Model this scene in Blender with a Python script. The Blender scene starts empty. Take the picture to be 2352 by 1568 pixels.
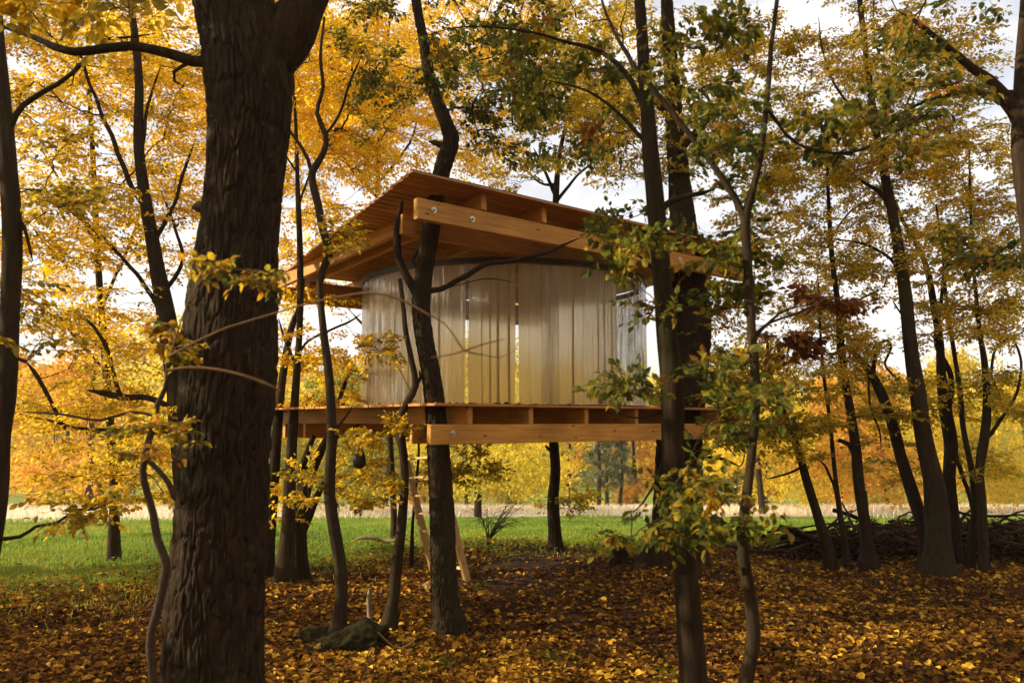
import bpy, math, random
import numpy as np
from mathutils import Vector, Matrix

random.seed(7)
RNG = np.random.default_rng(11)
scene = bpy.context.scene
C = scene.collection

# ------------------------------------------------------------------ camera, light, world
PITCH = math.radians(5.68)
F = 1850.0            # focal length in pixels of a 2352 px wide picture
CAMZ = 2.3
cam = bpy.data.cameras.new('camera')
camo = bpy.data.objects.new('camera', cam); C.objects.link(camo)
camo.location = (0, 0, CAMZ)
camo.rotation_euler = (math.pi / 2 + PITCH, 0, 0)
cam.sensor_width = 36.0
cam.lens = 36.0 * F / 2352.0
cam.clip_start = 0.05; cam.clip_end = 3000
cam.dof.use_dof = True
cam.dof.focus_distance = 9.6
cam.dof.aperture_fstop = 2.2
scene.camera = camo

SUN = Vector((-0.95, -0.08, 0.40)).normalized()
sun = bpy.data.lights.new('sun', 'SUN'); sun.energy = 5.0; sun.angle = math.radians(0.5)
sun.color = (1.0, 0.85, 0.60)
suno = bpy.data.objects.new('sun', sun); C.objects.link(suno)
suno.rotation_euler = SUN.to_track_quat('Z', 'Y').to_euler()

world = bpy.data.worlds.new('World'); scene.world = world; world.use_nodes = True
wt = world.node_tree; wt.nodes.clear()
def WN(t, **k):
    n = wt.nodes.new(t)
    for a, b in k.items(): setattr(n, a, b)
    return n
sky = WN('ShaderNodeTexSky', sky_type='NISHITA', sun_disc=False)
sky.sun_elevation = math.asin(SUN.z); sky.sun_rotation = math.atan2(SUN.x, SUN.y)
tc = WN('ShaderNodeTexCoord')
mp = WN('ShaderNodeMapping'); mp.inputs['Scale'].default_value = (1.0, 1.0, 3.2)
n1 = WN('ShaderNodeTexNoise'); n1.inputs['Scale'].default_value = 1.9; n1.inputs['Detail'].default_value = 8; n1.inputs['Roughness'].default_value = .6
cr = WN('ShaderNodeValToRGB'); cr.color_ramp.elements[0].position = .35; cr.color_ramp.elements[1].position = .55
cr.color_ramp.elements[0].color = (.22, .22, .22, 1)
mix = WN('ShaderNodeMixRGB'); mix.inputs[2].default_value = (6.6, 6.35, 6.3, 1)
bg = WN('ShaderNodeBackground'); bg.inputs['Strength'].default_value = 0.12
out = WN('ShaderNodeOutputWorld')
L_ = wt.links.new
L_(tc.outputs['Generated'], mp.inputs[0]); L_(mp.outputs[0], n1.inputs['Vector'])
L_(n1.outputs['Fac'], cr.inputs[0]); L_(cr.outputs[0], mix.inputs[0])
L_(sky.outputs[0], mix.inputs[1]); L_(mix.outputs[0], bg.inputs[0]); L_(bg.outputs[0], out.inputs[0])

scene.view_settings.view_transform = 'Standard'; scene.view_settings.look = 'None'
scene.view_settings.exposure = 0.68; scene.view_settings.gamma = 1.0
scene.view_settings.use_curve_mapping = False
scene.cycles.max_bounces = 7; scene.cycles.transparent_max_bounces = 12
scene.cycles.diffuse_bounces = 3; scene.cycles.glossy_bounces = 3; scene.cycles.transmission_bounces = 5
scene.cycles.use_denoising = True
scene.cycles.caustics_reflective = False; scene.cycles.caustics_refractive = False
scene.cycles.sample_clamp_indirect = 6.0

# ------------------------------------------------------------------ geometry of the view
CP, SP = math.cos(PITCH), math.sin(PITCH)
CAM = np.array([0, 0, CAMZ])
def ray(px, py):
    u = (px - 1176.0) / F; v = (784.0 - py) / F
    return np.array([u, CP - v * SP, SP + v * CP])
def at(px, py, Y):
    d = ray(px, py)
    return CAM + d * (Y / d[1])
def sstep(a, b, x):
    t = np.clip((x - a) / (b - a), 0, 1); return t * t * (3 - 2 * t)
def edge_y(r):      # depth at which the wood floor gives way to the meadow, by x/y
    return np.interp(r, [-1.2, -.64, -.45, -.29, -.187, -.04, .07, .283, .64, 1.2],
                        [9.0, 10.4, 11.2, 12.6, 13.3, 14.7, 14.9, 15.6, 15.8, 16])
def vnoise(x, y, seed=0):
    xi = np.floor(x).astype(np.int64); yi = np.floor(y).astype(np.int64)
    fx = x - xi; fy = y - yi; fx = fx * fx * (3 - 2 * fx); fy = fy * fy * (3 - 2 * fy)
    def h(a, b):
        n = (a * 374761393 + b * 668265263 + seed * 982451653) & 0x7fffffff
        n = (n ^ (n >> 13)) * 1274126177 & 0x7fffffff
        return ((n ^ (n >> 16)) & 0xffff) / 65535.0
    return (h(xi, yi) * (1 - fx) + h(xi + 1, yi) * fx) * (1 - fy) + (h(xi, yi + 1) * (1 - fx) + h(xi + 1, yi + 1) * fx) * fy
def gz(x, y):
    x = np.asarray(x, float); y = np.asarray(y, float)
    z = np.where(y > 15, -.09 * (np.minimum(y, 75) - 15) * sstep(13, 19, y), 0.0)
    z = z + np.where(y > 95, .075 * (np.minimum(y, 270) - 95), 0.0)
    z = z + .7 * (1 - sstep(1.5, 6.6, y)) * sstep(-30, -6, y)
    near = 1 - sstep(20, 60, np.abs(y))
    z = z + near * ((vnoise(x * .55, y * .55, 1) - .5) * .16 + (vnoise(x * 1.9, y * 1.9, 2) - .5) * .06)
    z = z + .16 * np.exp(-((x - 2.7) ** 2 + (y - 12.6) ** 2) / 1.6)
    z = z + sstep(60, 200, y) * (vnoise(x * .012, y * .012, 5) - .5) * 10
    return z
def ground_hit(px, py):
    d = ray(px, py); t = 3.0
    for k in range(4000):
        p = CAM + d * t
        if p[2] <= gz(p[0], p[1]): return p
        t += .02
    return p

# ------------------------------------------------------------------ object helpers
def tag(o, label=None, cat=None, group=None, kind=None):
    if label: o['label'] = label
    if cat: o['category'] = cat
    if group: o['group'] = group
    if kind: o['kind'] = kind
    return o
def empty(name, loc, label=None, cat=None, group=None, kind=None):
    o = bpy.data.objects.new(name, None); C.objects.link(o); o.location = tuple(loc); o.empty_display_size = .2
    return tag(o, label, cat, group, kind)
def mesh_np(name, groups, mats, parent=None, smooth=False, local=None):
    """groups: list of (V(n,3), F(m,k), material index, tone(m) or None)"""
    org = np.zeros(3)
    if parent is not None: org = np.array(parent.location)
    Vs, loops, sizes, mi, tn = [], [], [], [], []
    off = 0
    for V, Fc, m, t in groups:
        V = np.asarray(V, float); Fc = np.asarray(Fc, np.int64)
        Vs.append(V - org if local is None else V); loops.append((Fc + off).ravel()); off += len(V)
        sizes.append(np.full(len(Fc), Fc.shape[1])); mi.append(np.full(len(Fc), m))
        tn.append(np.full(len(Fc), .5) if t is None else np.asarray(t, float))
    V = np.concatenate(Vs).astype(np.float32); lp = np.concatenate(loops).astype(np.int32)
    sz = np.concatenate(sizes).astype(np.int32); mi = np.concatenate(mi).astype(np.int32); tn = np.concatenate(tn).astype(np.float32)
    me = bpy.data.meshes.new(name)
    me.vertices.add(len(V)); me.vertices.foreach_set('co', V.ravel())
    me.loops.add(len(lp)); me.loops.foreach_set('vertex_index', lp)
    me.polygons.add(len(sz))
    st = np.concatenate([[0], np.cumsum(sz)[:-1]]).astype(np.int32)
    me.polygons.foreach_set('loop_start', st); me.polygons.foreach_set('loop_total', sz)
    me.polygons.foreach_set('material_index', mi)
    me.polygons.foreach_set('use_smooth', np.full(len(sz), smooth))
    a = me.attributes.new('tone', 'FLOAT', 'FACE'); a.data.foreach_set('value', tn)
    for m in (mats if isinstance(mats, (list, tuple)) else [mats]): me.materials.append(m)
    me.update(calc_edges=True)
    o = bpy.data.objects.new(name, me); C.objects.link(o)
    if parent is not None: o.parent = parent
    return o

def catmull(P, step):
    """P (n,k) array with leading xyz; resample by distance"""
    P = np.asarray(P, float)
    Q = np.vstack([2 * P[0] - P[1], P, 2 * P[-1] - P[-2]])
    outp = []
    for i in range(1, len(Q) - 2):
        n = max(2, int(np.linalg.norm(Q[i + 1, :3] - Q[i, :3]) / step))
        t = np.linspace(0, 1, n, endpoint=False)[:, None]
        a, b, c, d = Q[i - 1], Q[i], Q[i + 1], Q[i + 2]
        outp.append(.5 * (2 * b + (c - a) * t + (2 * a - 5 * b + 4 * c - d) * t * t + (3 * b - a - 3 * c + d) * t ** 3))
    outp.append(Q[-2][None])
    R = np.vstack(outp); R[:, 3:] = np.maximum(R[:, 3:], .002)
    return R
def tube(P, R, sides, disp=None, cap=True, front=0.0):
    """P (n,3), R (n,); disp(theta (s), arc length (n)) -> (n,s) radius offset"""
    n = len(P)
    T = np.gradient(P, axis=0); T /= np.linalg.norm(T, axis=1)[:, None] + 1e-9
    ref = np.array([0, 1.0, 0]) if abs(T[:, 1]).mean() < .8 else np.array([1.0, 0, 0])
    U = np.cross(np.broadcast_to(ref, T.shape), T); U /= np.linalg.norm(U, axis=1)[:, None] + 1e-9
    W = np.cross(T, U)
    th = np.linspace(0, 2 * np.pi, sides, endpoint=False)
    if front: th = th - front * np.sin(th + np.pi / 2)     # finer steps on the side with the relief one sees
    s = np.concatenate([[0], np.cumsum(np.linalg.norm(np.diff(P, axis=0), axis=1))])
    rr = np.repeat(R[:, None], sides, 1)
    if disp is not None: rr = rr + disp(th, s, R)
    V = P[:, None] + rr[..., None] * (np.cos(th)[None, :, None] * U[:, None] + np.sin(th)[None, :, None] * W[:, None])
    V = V.reshape(-1, 3)
    i = np.arange(n - 1)[:, None] * sides; j = np.arange(sides)[None]; j2 = (j + 1) % sides
    Fc = np.stack([i + j, i + j2, i + sides + j2, i + sides + j], -1).reshape(-1, 4)
    g = [(V, Fc)]
    if cap:
        top = np.vstack([V[-sides:], P[-1] + T[-1] * R[-1] * .3]); k = np.arange(sides)
        g.append((top, np.stack([k, (k + 1) % sides, np.full(sides, sides)], -1)))
        bot = np.vstack([V[:sides], P[0] - T[0] * R[0] * .3])
        g.append((bot, np.stack([(k + 1) % sides, k, np.full(sides, sides)], -1)))
    return g
def tubes_batch(P, R, sides=4):
    """P (m,n,3), R (m,n)"""
    m, n, _ = P.shape
    T = np.gradient(P, axis=1); T /= np.linalg.norm(T, axis=2)[..., None] + 1e-9
    ref = np.where(np.abs(T[..., 2:3]) > .9, np.array([1.0, 0, 0]), np.array([0, 0, 1.0]))
    U = np.cross(ref, T); U /= np.linalg.norm(U, axis=2)[..., None] + 1e-9
    W = np.cross(T, U)
    th = np.linspace(0, 2 * np.pi, sides, endpoint=False)
    V = P[:, :, None] + R[:, :, None, None] * (np.cos(th)[:, None] * U[:, :, None] + np.sin(th)[:, None] * W[:, :, None])
    b = (np.arange(m)[:, None, None] * n + np.arange(n - 1)[None, :, None]) * sides
    j = np.arange(sides)[None, None]; j2 = (j + 1) % sides
    Fc = np.stack([b + j, b + j2, b + sides + j2, b + sides + j], -1).reshape(-1, 4)
    return V.reshape(-1, 3), Fc

# ------------------------------------------------------------------ materials
def mat(name):
    m = bpy.data.materials.new(name); m.use_nodes = True; nt = m.node_tree; nt.nodes.clear()
    def N(t, ins=None, **k):
        n = nt.nodes.new(t)
        for a, b in k.items(): setattr(n, a, b)
        for a, b in (ins or {}).items(): n.inputs[a].default_value = b
        return n
    return m, nt, N, nt.links.new
def ramp(N, cols, interp='LINEAR'):
    r = N('ShaderNodeValToRGB'); e = r.color_ramp.elements; r.color_ramp.interpolation = interp
    while len(e) < len(cols): e.new(.5)
    for i, c in enumerate(cols):
        p, col = c if isinstance(c[0], float) and len(c) == 2 else (i / (len(cols) - 1), c)
        e[i].position = p; e[i].color = (*col, 1)
    return r
def leaf_mat(name, cols, trans=.5, tcol=1.3, rough=.5, spec=.25):
    m, nt, N, L = mat(name)
    a = N('ShaderNodeAttribute', attribute_name='tone')
    r = ramp(N, cols); L(a.outputs['Fac'], r.inputs[0])
    geo = N('ShaderNodeNewGeometry')
    ns = N('ShaderNodeTexNoise', {'Scale': 26.0, 'Detail': 2.0}); L(geo.outputs['Position'], ns.inputs['Vector'])
    mr = N('ShaderNodeMapRange', {'From Min': .3, 'From Max': .7, 'To Min': .62, 'To Max': 1.3}); L(ns.outputs['Fac'], mr.inputs['Value'])
    mul = N('ShaderNodeVectorMath', operation='SCALE'); L(r.outputs[0], mul.inputs[0]); L(mr.outputs[0], mul.inputs['Scale'])
    p = N('ShaderNodeBsdfPrincipled', {'Roughness': rough, 'Specular IOR Level': spec}); L(mul.outputs[0], p.inputs['Base Color'])
    t = N('ShaderNodeBsdfTranslucent')
    m2 = N('ShaderNodeVectorMath', operation='SCALE', ins={'Scale': tcol}); L(mul.outputs[0], m2.inputs[0]); L(m2.outputs[0], t.inputs['Color'])
    x = N('ShaderNodeMixShader', {0: trans}); L(p.outputs[0], x.inputs[1]); L(t.outputs[0], x.inputs[2])
    o = N('ShaderNodeOutputMaterial'); L(x.outputs[0], o.inputs[0]); return m
def bark_mat(name, c1, c2, c3, scale=9.0, moss=.2, bump=.6, stretch=.22):
    m, nt, N, L = mat(name)
    g = N('ShaderNodeNewGeometry')
    mp_ = N('ShaderNodeMapping', {'Scale': (1, 1, stretch)}); L(g.outputs['Position'], mp_.inputs[0])
    n_ = N('ShaderNodeTexNoise', {'Scale': scale * 3, 'Detail': 7.0, 'Roughness': .7}); L(mp_.outputs[0], n_.inputs['Vector'])
    v = N('ShaderNodeTexVoronoi', {'Scale': scale * 4.0}, feature='DISTANCE_TO_EDGE'); 
    ad = N('ShaderNodeMixRGB', {0: .06}); L(mp_.outputs[0], ad.inputs[1]); L(n_.outputs['Color'], ad.inputs[2]); L(ad.outputs[0], v.inputs['Vector'])
    r = ramp(N, [(.25, c1), (.5, c2), (.8, c3)]); L(n_.outputs['Fac'], r.inputs[0])
    big = N('ShaderNodeTexNoise', {'Scale': 1.7, 'Detail': 5.0, 'Roughness': .65}); L(g.outputs['Position'], big.inputs['Vector'])
    mr = N('ShaderNodeMapRange', {'From Min': .5, 'From Max': .72, 'To Min': 0.0, 'To Max': moss}); L(big.outputs['Fac'], mr.inputs['Value'])
    mx = N('ShaderNodeMixRGB', {2: (.05, .065, .018, 1)}); L(mr.outputs[0], mx.inputs[0]); L(r.outputs[0], mx.inputs[1])
    p = N('ShaderNodeBsdfPrincipled', {'Roughness': .9, 'Specular IOR Level': .15}); L(mx.outputs[0], p.inputs['Base Color'])
    mn = N('ShaderNodeMath', {1: .18}, operation='MINIMUM'); L(v.outputs['Distance'], mn.inputs[0])
    m3 = N('ShaderNodeMath', {1: 3.0}, operation='MULTIPLY'); L(mn.outputs[0], m3.inputs[0])
    s = N('ShaderNodeMath', operation='ADD'); L(m3.outputs[0], s.inputs[0]); L(n_.outputs['Fac'], s.inputs[1])
    b = N('ShaderNodeBump', {'Strength': bump, 'Distance': .012}); L(s.outputs[0], b.inputs['Height']); L(b.outputs[0], p.inputs['Normal'])
    o = N('ShaderNodeOutputMaterial'); L(p.outputs[0], o.inputs[0]); return m
def wood_mat(name, c1, c2, rough=.55):
    """grain along the object's own local X axis, varied per object"""
    m, nt, N, L = mat(name)
    tcn = N('ShaderNodeTexCoord'); oi = N('ShaderNodeObjectInfo')
    ofs = N('ShaderNodeVectorMath', operation='SCALE', ins={'Scale': 37.0}); 
    comb = N('ShaderNodeCombineXYZ'); L(oi.outputs['Random'], comb.inputs[0]); L(oi.outputs['Random'], comb.inputs[1]); L(oi.outputs['Random'], comb.inputs[2])
    L(comb.outputs[0], ofs.inputs[0])
    add = N('ShaderNodeVectorMath', operation='ADD'); L(tcn.outputs['Object'], add.inputs[0]); L(ofs.outputs[0], add.inputs[1])
    mp_ = N('ShaderNodeMapping', {'Scale': (.8, 14, 14)}); L(add.outputs[0], mp_.inputs[0])
    n_ = N('ShaderNodeTexNoise', {'Scale': 2.2, 'Detail': 6.0, 'Roughness': .6, 'Distortion': .5}); L(mp_.outputs[0], n_.inputs['Vector'])
    r = ramp(N, [(.3, c1), (.62, c2)]); L(n_.outputs['Fac'], r.inputs[0])
    mk = N('ShaderNodeMapping', {'Scale': (2.9, 9, 9)}); L(add.outputs[0], mk.inputs[0])
    vk = N('ShaderNodeTexVoronoi', {'Scale': 1.0}); L(mk.outputs[0], vk.inputs['Vector'])
    kr = ramp(N, [(0.0, (.22, .12, .06)), (.07, (.3, .18, .1)), (.13, (1, 1, 1))]); L(vk.outputs['Distance'], kr.inputs[0])
    mu = N('ShaderNodeMixRGB', {0: 1.0}, blend_type='MULTIPLY'); L(r.outputs[0], mu.inputs[1]); L(kr.outputs[0], mu.inputs[2])
    st = N('ShaderNodeTexNoise', {'Scale': 1.3, 'Detail': 3.0}); L(add.outputs[0], st.inputs['Vector'])
    sr = N('ShaderNodeMapRange', {'From Min': .3, 'From Max': .7, 'To Min': .66, 'To Max': 1.16}); L(st.outputs['Fac'], sr.inputs['Value'])
    orr = N('ShaderNodeMapRange', {'To Min': .84, 'To Max': 1.1}); L(oi.outputs['Random'], orr.inputs['Value'])
    mm = N('ShaderNodeMath', operation='MULTIPLY'); L(sr.outputs[0], mm.inputs[0]); L(orr.outputs[0], mm.inputs[1])
    sc = N('ShaderNodeVectorMath', operation='SCALE'); L(mu.outputs[0], sc.inputs[0]); L(mm.outputs[0], sc.inputs['Scale'])
    p = N('ShaderNodeBsdfPrincipled', {'Roughness': rough, 'Specular IOR Level': .3}); L(sc.outputs[0], p.inputs['Base Color'])
    b = N('ShaderNodeBump', {'Strength': .25, 'Distance': .003}); L(n_.outputs['Fac'], b.inputs['Height']); L(b.outputs[0], p.inputs['Normal'])
    o = N('ShaderNodeOutputMaterial'); L(p.outputs[0], o.inputs[0]); return m
def plain(name, col, rough=.6, metal=0.0, bumps=0.0, nscale=8.0, var=.25):
    m, nt, N, L = mat(name)
    g = N('ShaderNodeTexCoord'); n_ = N('ShaderNodeTexNoise', {'Scale': nscale, 'Detail': 6.0}); L(g.outputs['Object'], n_.inputs['Vector'])
    r = ramp(N, [(.3, tuple(c * (1 - var) for c in col)), (.7, tuple(min(1, c * (1 + var)) for c in col))]); L(n_.outputs['Fac'], r.inputs[0])
    p = N('ShaderNodeBsdfPrincipled', {'Roughness': rough, 'Metallic': metal, 'Specular IOR Level': .5 if rough < .7 else .05}); L(r.outputs[0], p.inputs['Base Color'])
    if bumps:
        b = N('ShaderNodeBump', {'Strength': bumps, 'Distance': .02}); L(n_.outputs['Fac'], b.inputs['Height']); L(b.outputs[0], p.inputs['Normal'])
    o = N('ShaderNodeOutputMaterial'); L(p.outputs[0], o.inputs[0]); return m

GOLD = [(.0, (.22, .18, .02)), (.2, (.44, .32, .02)), (.45, (.70, .46, .02)), (.8, (.80, .55, .025)), (1.0, (.74, .44, .02))]
GOLD = [(float(a), b) for a, b in GOLD]
OLIVE = [(0.0, (.045, .065, .012)), (.35, (.11, .12, .016)), (.6, (.27, .22, .02)), (.85, (.50, .32, .02)), (1.0, (.40, .15, .015))]
YGREEN = [(0.0, (.14, .14, .015)), (.3, (.34, .27, .02)), (.6, (.60, .42, .025)), (1.0, (.68, .38, .02))]
GREEN = [(0.0, (.05, .065, .012)), (.4, (.11, .125, .016)), (.65, (.24, .21, .02)), (.88, (.46, .30, .02)), (1.0, (.26, .10, .015))]
RUST = [(0.0, (.16, .06, .015)), (.5, (.26, .09, .02)), (1.0, (.42, .22, .03))]
M_gold = leaf_mat('golden_leaf', GOLD, .62, 1.45)
M_olive = leaf_mat('olive_leaf', OLIVE, .55, 1.5)
M_ygreen = leaf_mat('yellow_green_leaf', YGREEN, .6, 1.5)
M_green = leaf_mat('green_leaf', GREEN, .55, 1.5, .55, .15)
M_rust = leaf_mat('rust_leaf', RUST, .4, 1.1)
M_farorange = leaf_mat('far_orange_leaf', [(0.0, (.46, .24, .02)), (.5, (.70, .37, .03)), (1.0, (.78, .50, .04))], .5, 1.2)
M_faryellow = leaf_mat('far_yellow_leaf', [(0.0, (.34, .29, .03)), (.5, (.66, .52, .04)), (1.0, (.80, .58, .04))], .55, 1.4)
M_fargreen = leaf_mat('far_green_leaf', [(0.0, (.12, .14, .03)), (.5, (.32, .31, .04)), (1.0, (.5, .40, .05))], .5)
M_spruce = leaf_mat('spruce_needle', [(0.0, (.10, .12, .05)), (1.0, (.22, .21, .08))], .3)
M_litter = leaf_mat('litter_leaf', [(0.0, (.030, .012, .005)), (.35, (.10, .042, .009)), (.65, (.27, .118, .016)), (.86, (.54, .28, .025)), (1.0, (.76, .48, .05))], .2, 1.0, .8, .08)
M_oak = bark_mat('oak_bark', (.014, .008, .0045), (.040, .024, .012), (.095, .062, .032), 8, .35, .9)
M_bark = bark_mat('dark_bark', (.012, .007, .0035), (.032, .019, .009), (.065, .040, .020), 9, .3, .6)
M_smooth = bark_mat('smooth_bark', (.015, .009, .0045), (.036, .022, .011), (.080, .052, .026), 7, .45, .6, .16)
M_twig = bark_mat('twig_bark', (.030, .019, .012), (.060, .038, .024), (.10, .07, .045), 20, .1, .2, .8)
M_tan = bark_mat('tan_twig', (.10, .05, .02), (.18, .10, .04), (.26, .16, .07), 20, .1, .2, .8)
M_wood = wood_mat('larch_timber', (.44, .185, .030), (.62, .315, .062))
M_plank = wood_mat('larch_plank', (.42, .165, .035), (.62, .29, .068))
M_steel = plain('galvanised_steel', (.62, .62, .60), .35, .9, 0, 40)
M_black = plain('black_rubber', (.015, .014, .013), .5)
M_rock = plain('mossy_rock', (.026, .022, .009), .95, 0, .7, 18, .7)
M_darkwood = plain('rotten_wood', (.028, .016, .008), .9, 0, .7, 10, .5)
M_pale = plain('weathered_wood', (.26, .20, .14), .8, 0, .5, 14, .3)

# ------------------------------------------------------------------ leaves
LOD0 = (np.array([(0, 0, 0), (.3, .48, .07), (0, 1, -.06), (-.3, .48, .07)]), np.array([(0, 1, 2), (0, 2, 3)]))
LOD1 = (np.array([(0, 0, 0), (.27, .26, .06), (.29, .6, .05), (0, 1, -.12), (-.29, .6, .05), (-.27, .26, .06)]), np.array([(0, 1, 2, 3), (0, 3, 4, 5)]))
def leaf_geometry(fr, lod):
    """fr = dict(B,D,N,L): base, direction, normal, length"""
    B, D, Nn, Ln = fr
    S = np.cross(D, Nn); S /= np.linalg.norm(S, axis=1)[:, None] + 1e-9
    V0, F0 = lod
    V = B[:, None] + Ln[:, None, None] * (V0[None, :, 0:1] * S[:, None] + V0[None, :, 1:2] * D[:, None] + V0[None, :, 2:3] * Nn[:, None])
    Fc = (np.arange(len(B))[:, None, None] * len(V0) + F0[None]).reshape(-1, F0.shape[1])
    return V.reshape(-1, 3), Fc
def norm(a): return a / (np.linalg.norm(a, axis=-1, keepdims=True) + 1e-9)

def spray_template(seed, nleaf=34):
    r = np.random.default_rng(seed)
    # main stem along +x with side twigs in the xy plane
    stems = []; B = []; D = []
    n = 9
    xs = np.linspace(0, 1, n)
    ys = np.cumsum(r.normal(0, .035, n)); ys -= ys[0]; zs = -.10 * xs ** 2 + np.cumsum(r.normal(0, .015, n))
    main = np.stack([xs, ys, zs], 1); stems.append((main[[0, 4, 8]], .012))
    side = 1
    paths = [(main, .35)]
    for k in range(5):
        i = 1 + k + r.integers(0, 2); a = side * r.uniform(.6, 1.0); ln = r.uniform(.28, .5) * (1.1 - xs[min(i, 8)] * .6)
        p0 = main[min(i, 8)]; d = np.array([math.cos(a), math.sin(a), r.normal(0, .1)])
        q = p0 + d * np.linspace(0, ln, 5)[:, None] + np.array([0, 0, -.12]) * (np.linspace(0, 1, 5)[:, None] ** 2) * ln
        paths.append((q, .1)); stems.append((q[[0, 2, 4]], .008)); side = -side
    per = max(3, nleaf // len(paths))
    for q, st in paths:
        m = per + (3 if st > .2 else 0)
        sd = 1
        for k in range(m):
            u = st + (1 - st) * (k + r.uniform(0, .8)) / m; u = min(u, .999)
            f = u * (len(q) - 1); i = int(f); p = q[i] + (q[i + 1] - q[i]) * (f - i); t = q[i + 1] - q[i]; t = t / np.linalg.norm(t)
            a = sd * r.uniform(.5, 1.2); d = np.array([t[0] * math.cos(a) - t[1] * math.sin(a), t[0] * math.sin(a) + t[1] * math.cos(a), r.normal(-.12, .22)])
            B.append(p); D.append(d / np.linalg.norm(d)); sd = -sd
        B.append(q[-1]); D.append(norm(q[-1] - q[-2]))
    B = np.array(B); D = np.array(D); Nn = norm(np.array([0, 0, 1.0]) + r.normal(0, .38, B.shape)); Nn = norm(Nn - (Nn * D).sum(1)[:, None] * D)
    return dict(B=B, D=D, N=Nn, stem=np.array([s for s, _ in stems]), sr=np.array([[w, w * .7, w * .3] for _, w in stems]))
SPRAYS = [spray_template(s) for s in range(10)]

def make_sprays(O, Dr, size, leaf, rng, flat=.75, keepp=.86, nstem=6):
    """O (n,3) start, Dr (n,3) direction -> leaf frames, stems"""
    n = len(O)
    X = norm(Dr); up = norm(np.stack([rng.normal(0, .35, n), rng.normal(0, .35, n), np.ones(n)], 1))
    up = norm(up * flat + rng.normal(0, 1, (n, 3)) * (1 - flat))
    Yv = norm(np.cross(up, X)); Z = np.cross(X, Yv)
    Bs, Ds, Ns, Ls, St, Sr, sid = [], [], [], [], [], [], []
    which = rng.integers(0, len(SPRAYS), n); flip = rng.choice([-1, 1], n)
    for w in range(len(SPRAYS)):
        idx = np.where(which == w)[0]
        if not len(idx): continue
        T = SPRAYS[w]; Rm = np.stack([X[idx], Yv[idx] * flip[idx, None], Z[idx]], 1)   # rows = axes
        sc = size[idx]
        tf = lambda A: np.einsum('lk,nkj->nlj', A, Rm)
        keep = rng.random((len(idx), len(T['B']))) < keepp
        Bs.append((O[idx][:, None] + tf(T['B']) * sc[:, None, None])[keep]); Ds.append(tf(T['D'])[keep]); Ns.append(tf(T['N'])[keep])
        Ls.append((leaf * rng.uniform(.62, 1.2, keep.shape))[keep]); sid.append(np.repeat(idx[:, None], keep.shape[1], 1)[keep])
        st = np.einsum('sjk,nkm->nsjm', T['stem'][:nstem], Rm) * sc[:, None, None, None] + O[idx][:, None, None]
        St.append(st.reshape(-1, 3, 3)); Sr.append(np.tile(T['sr'][None, :nstem], (len(idx), 1, 1)).reshape(-1, 3) * .42)
    fr = [np.concatenate(a) for a in (Bs, Ds, Ns, Ls)]
    sid = np.concatenate(sid)
    # natural jitter and droop
    fr[1] = norm(fr[1] + rng.normal(0, .16, fr[1].shape) + np.array([0, 0, -.18])); fr[2] = norm(fr[2] + rng.normal(0, .25, fr[2].shape))
    return fr, sid, np.concatenate(St), np.concatenate(Sr)

# individual leaf mesh for large near leaves
def big_leaf_mesh(name, material, tone, curl, seed):
    r = random.Random(seed)
    outl = [(0, 0), (.14, .08), (.25, .22), (.30, .40), (.27, .60), (.18, .80), (.07, .94), (0, 1)]
    mid = [(0, y) for x, y in outl]
    V = []; Fc = []
    zf = lambda x, y: -curl * y * y + .35 * abs(x) * (1 + .5 * math.sin(y * 9 + seed)) 
    for x, y in mid: V.append((0, y, zf(0, y)))
    for s in (1, -1):
        for x, y in outl: V.append((s * x * (1 + r.uniform(-.08, .08)), y, zf(x, y)))
    n = len(outl)
    for k in range(n - 1):
        Fc.append((k, n + k, n + k + 1, k + 1)); Fc.append((k, k + 1, 2 * n + k + 1, 2 * n + k))
    me = bpy.data.meshes.new(name); me.from_pydata(V, [], Fc); me.materials.append(material)
    a = me.attributes.new('tone', 'FLOAT', 'FACE'); a.data.foreach_set('value', [tone] * len(me.polygons)); return me
_leafcache = {}
def leaf_mesh_for(material, tone):
    k = (material.name, int(tone * 7.99), random.randrange(3))
    if k not in _leafcache: _leafcache[k] = big_leaf_mesh('leaf', material, (k[1] + .5) / 8, .12 + .12 * k[2], k[2] + 3)
    return _leafcache[k]

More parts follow.
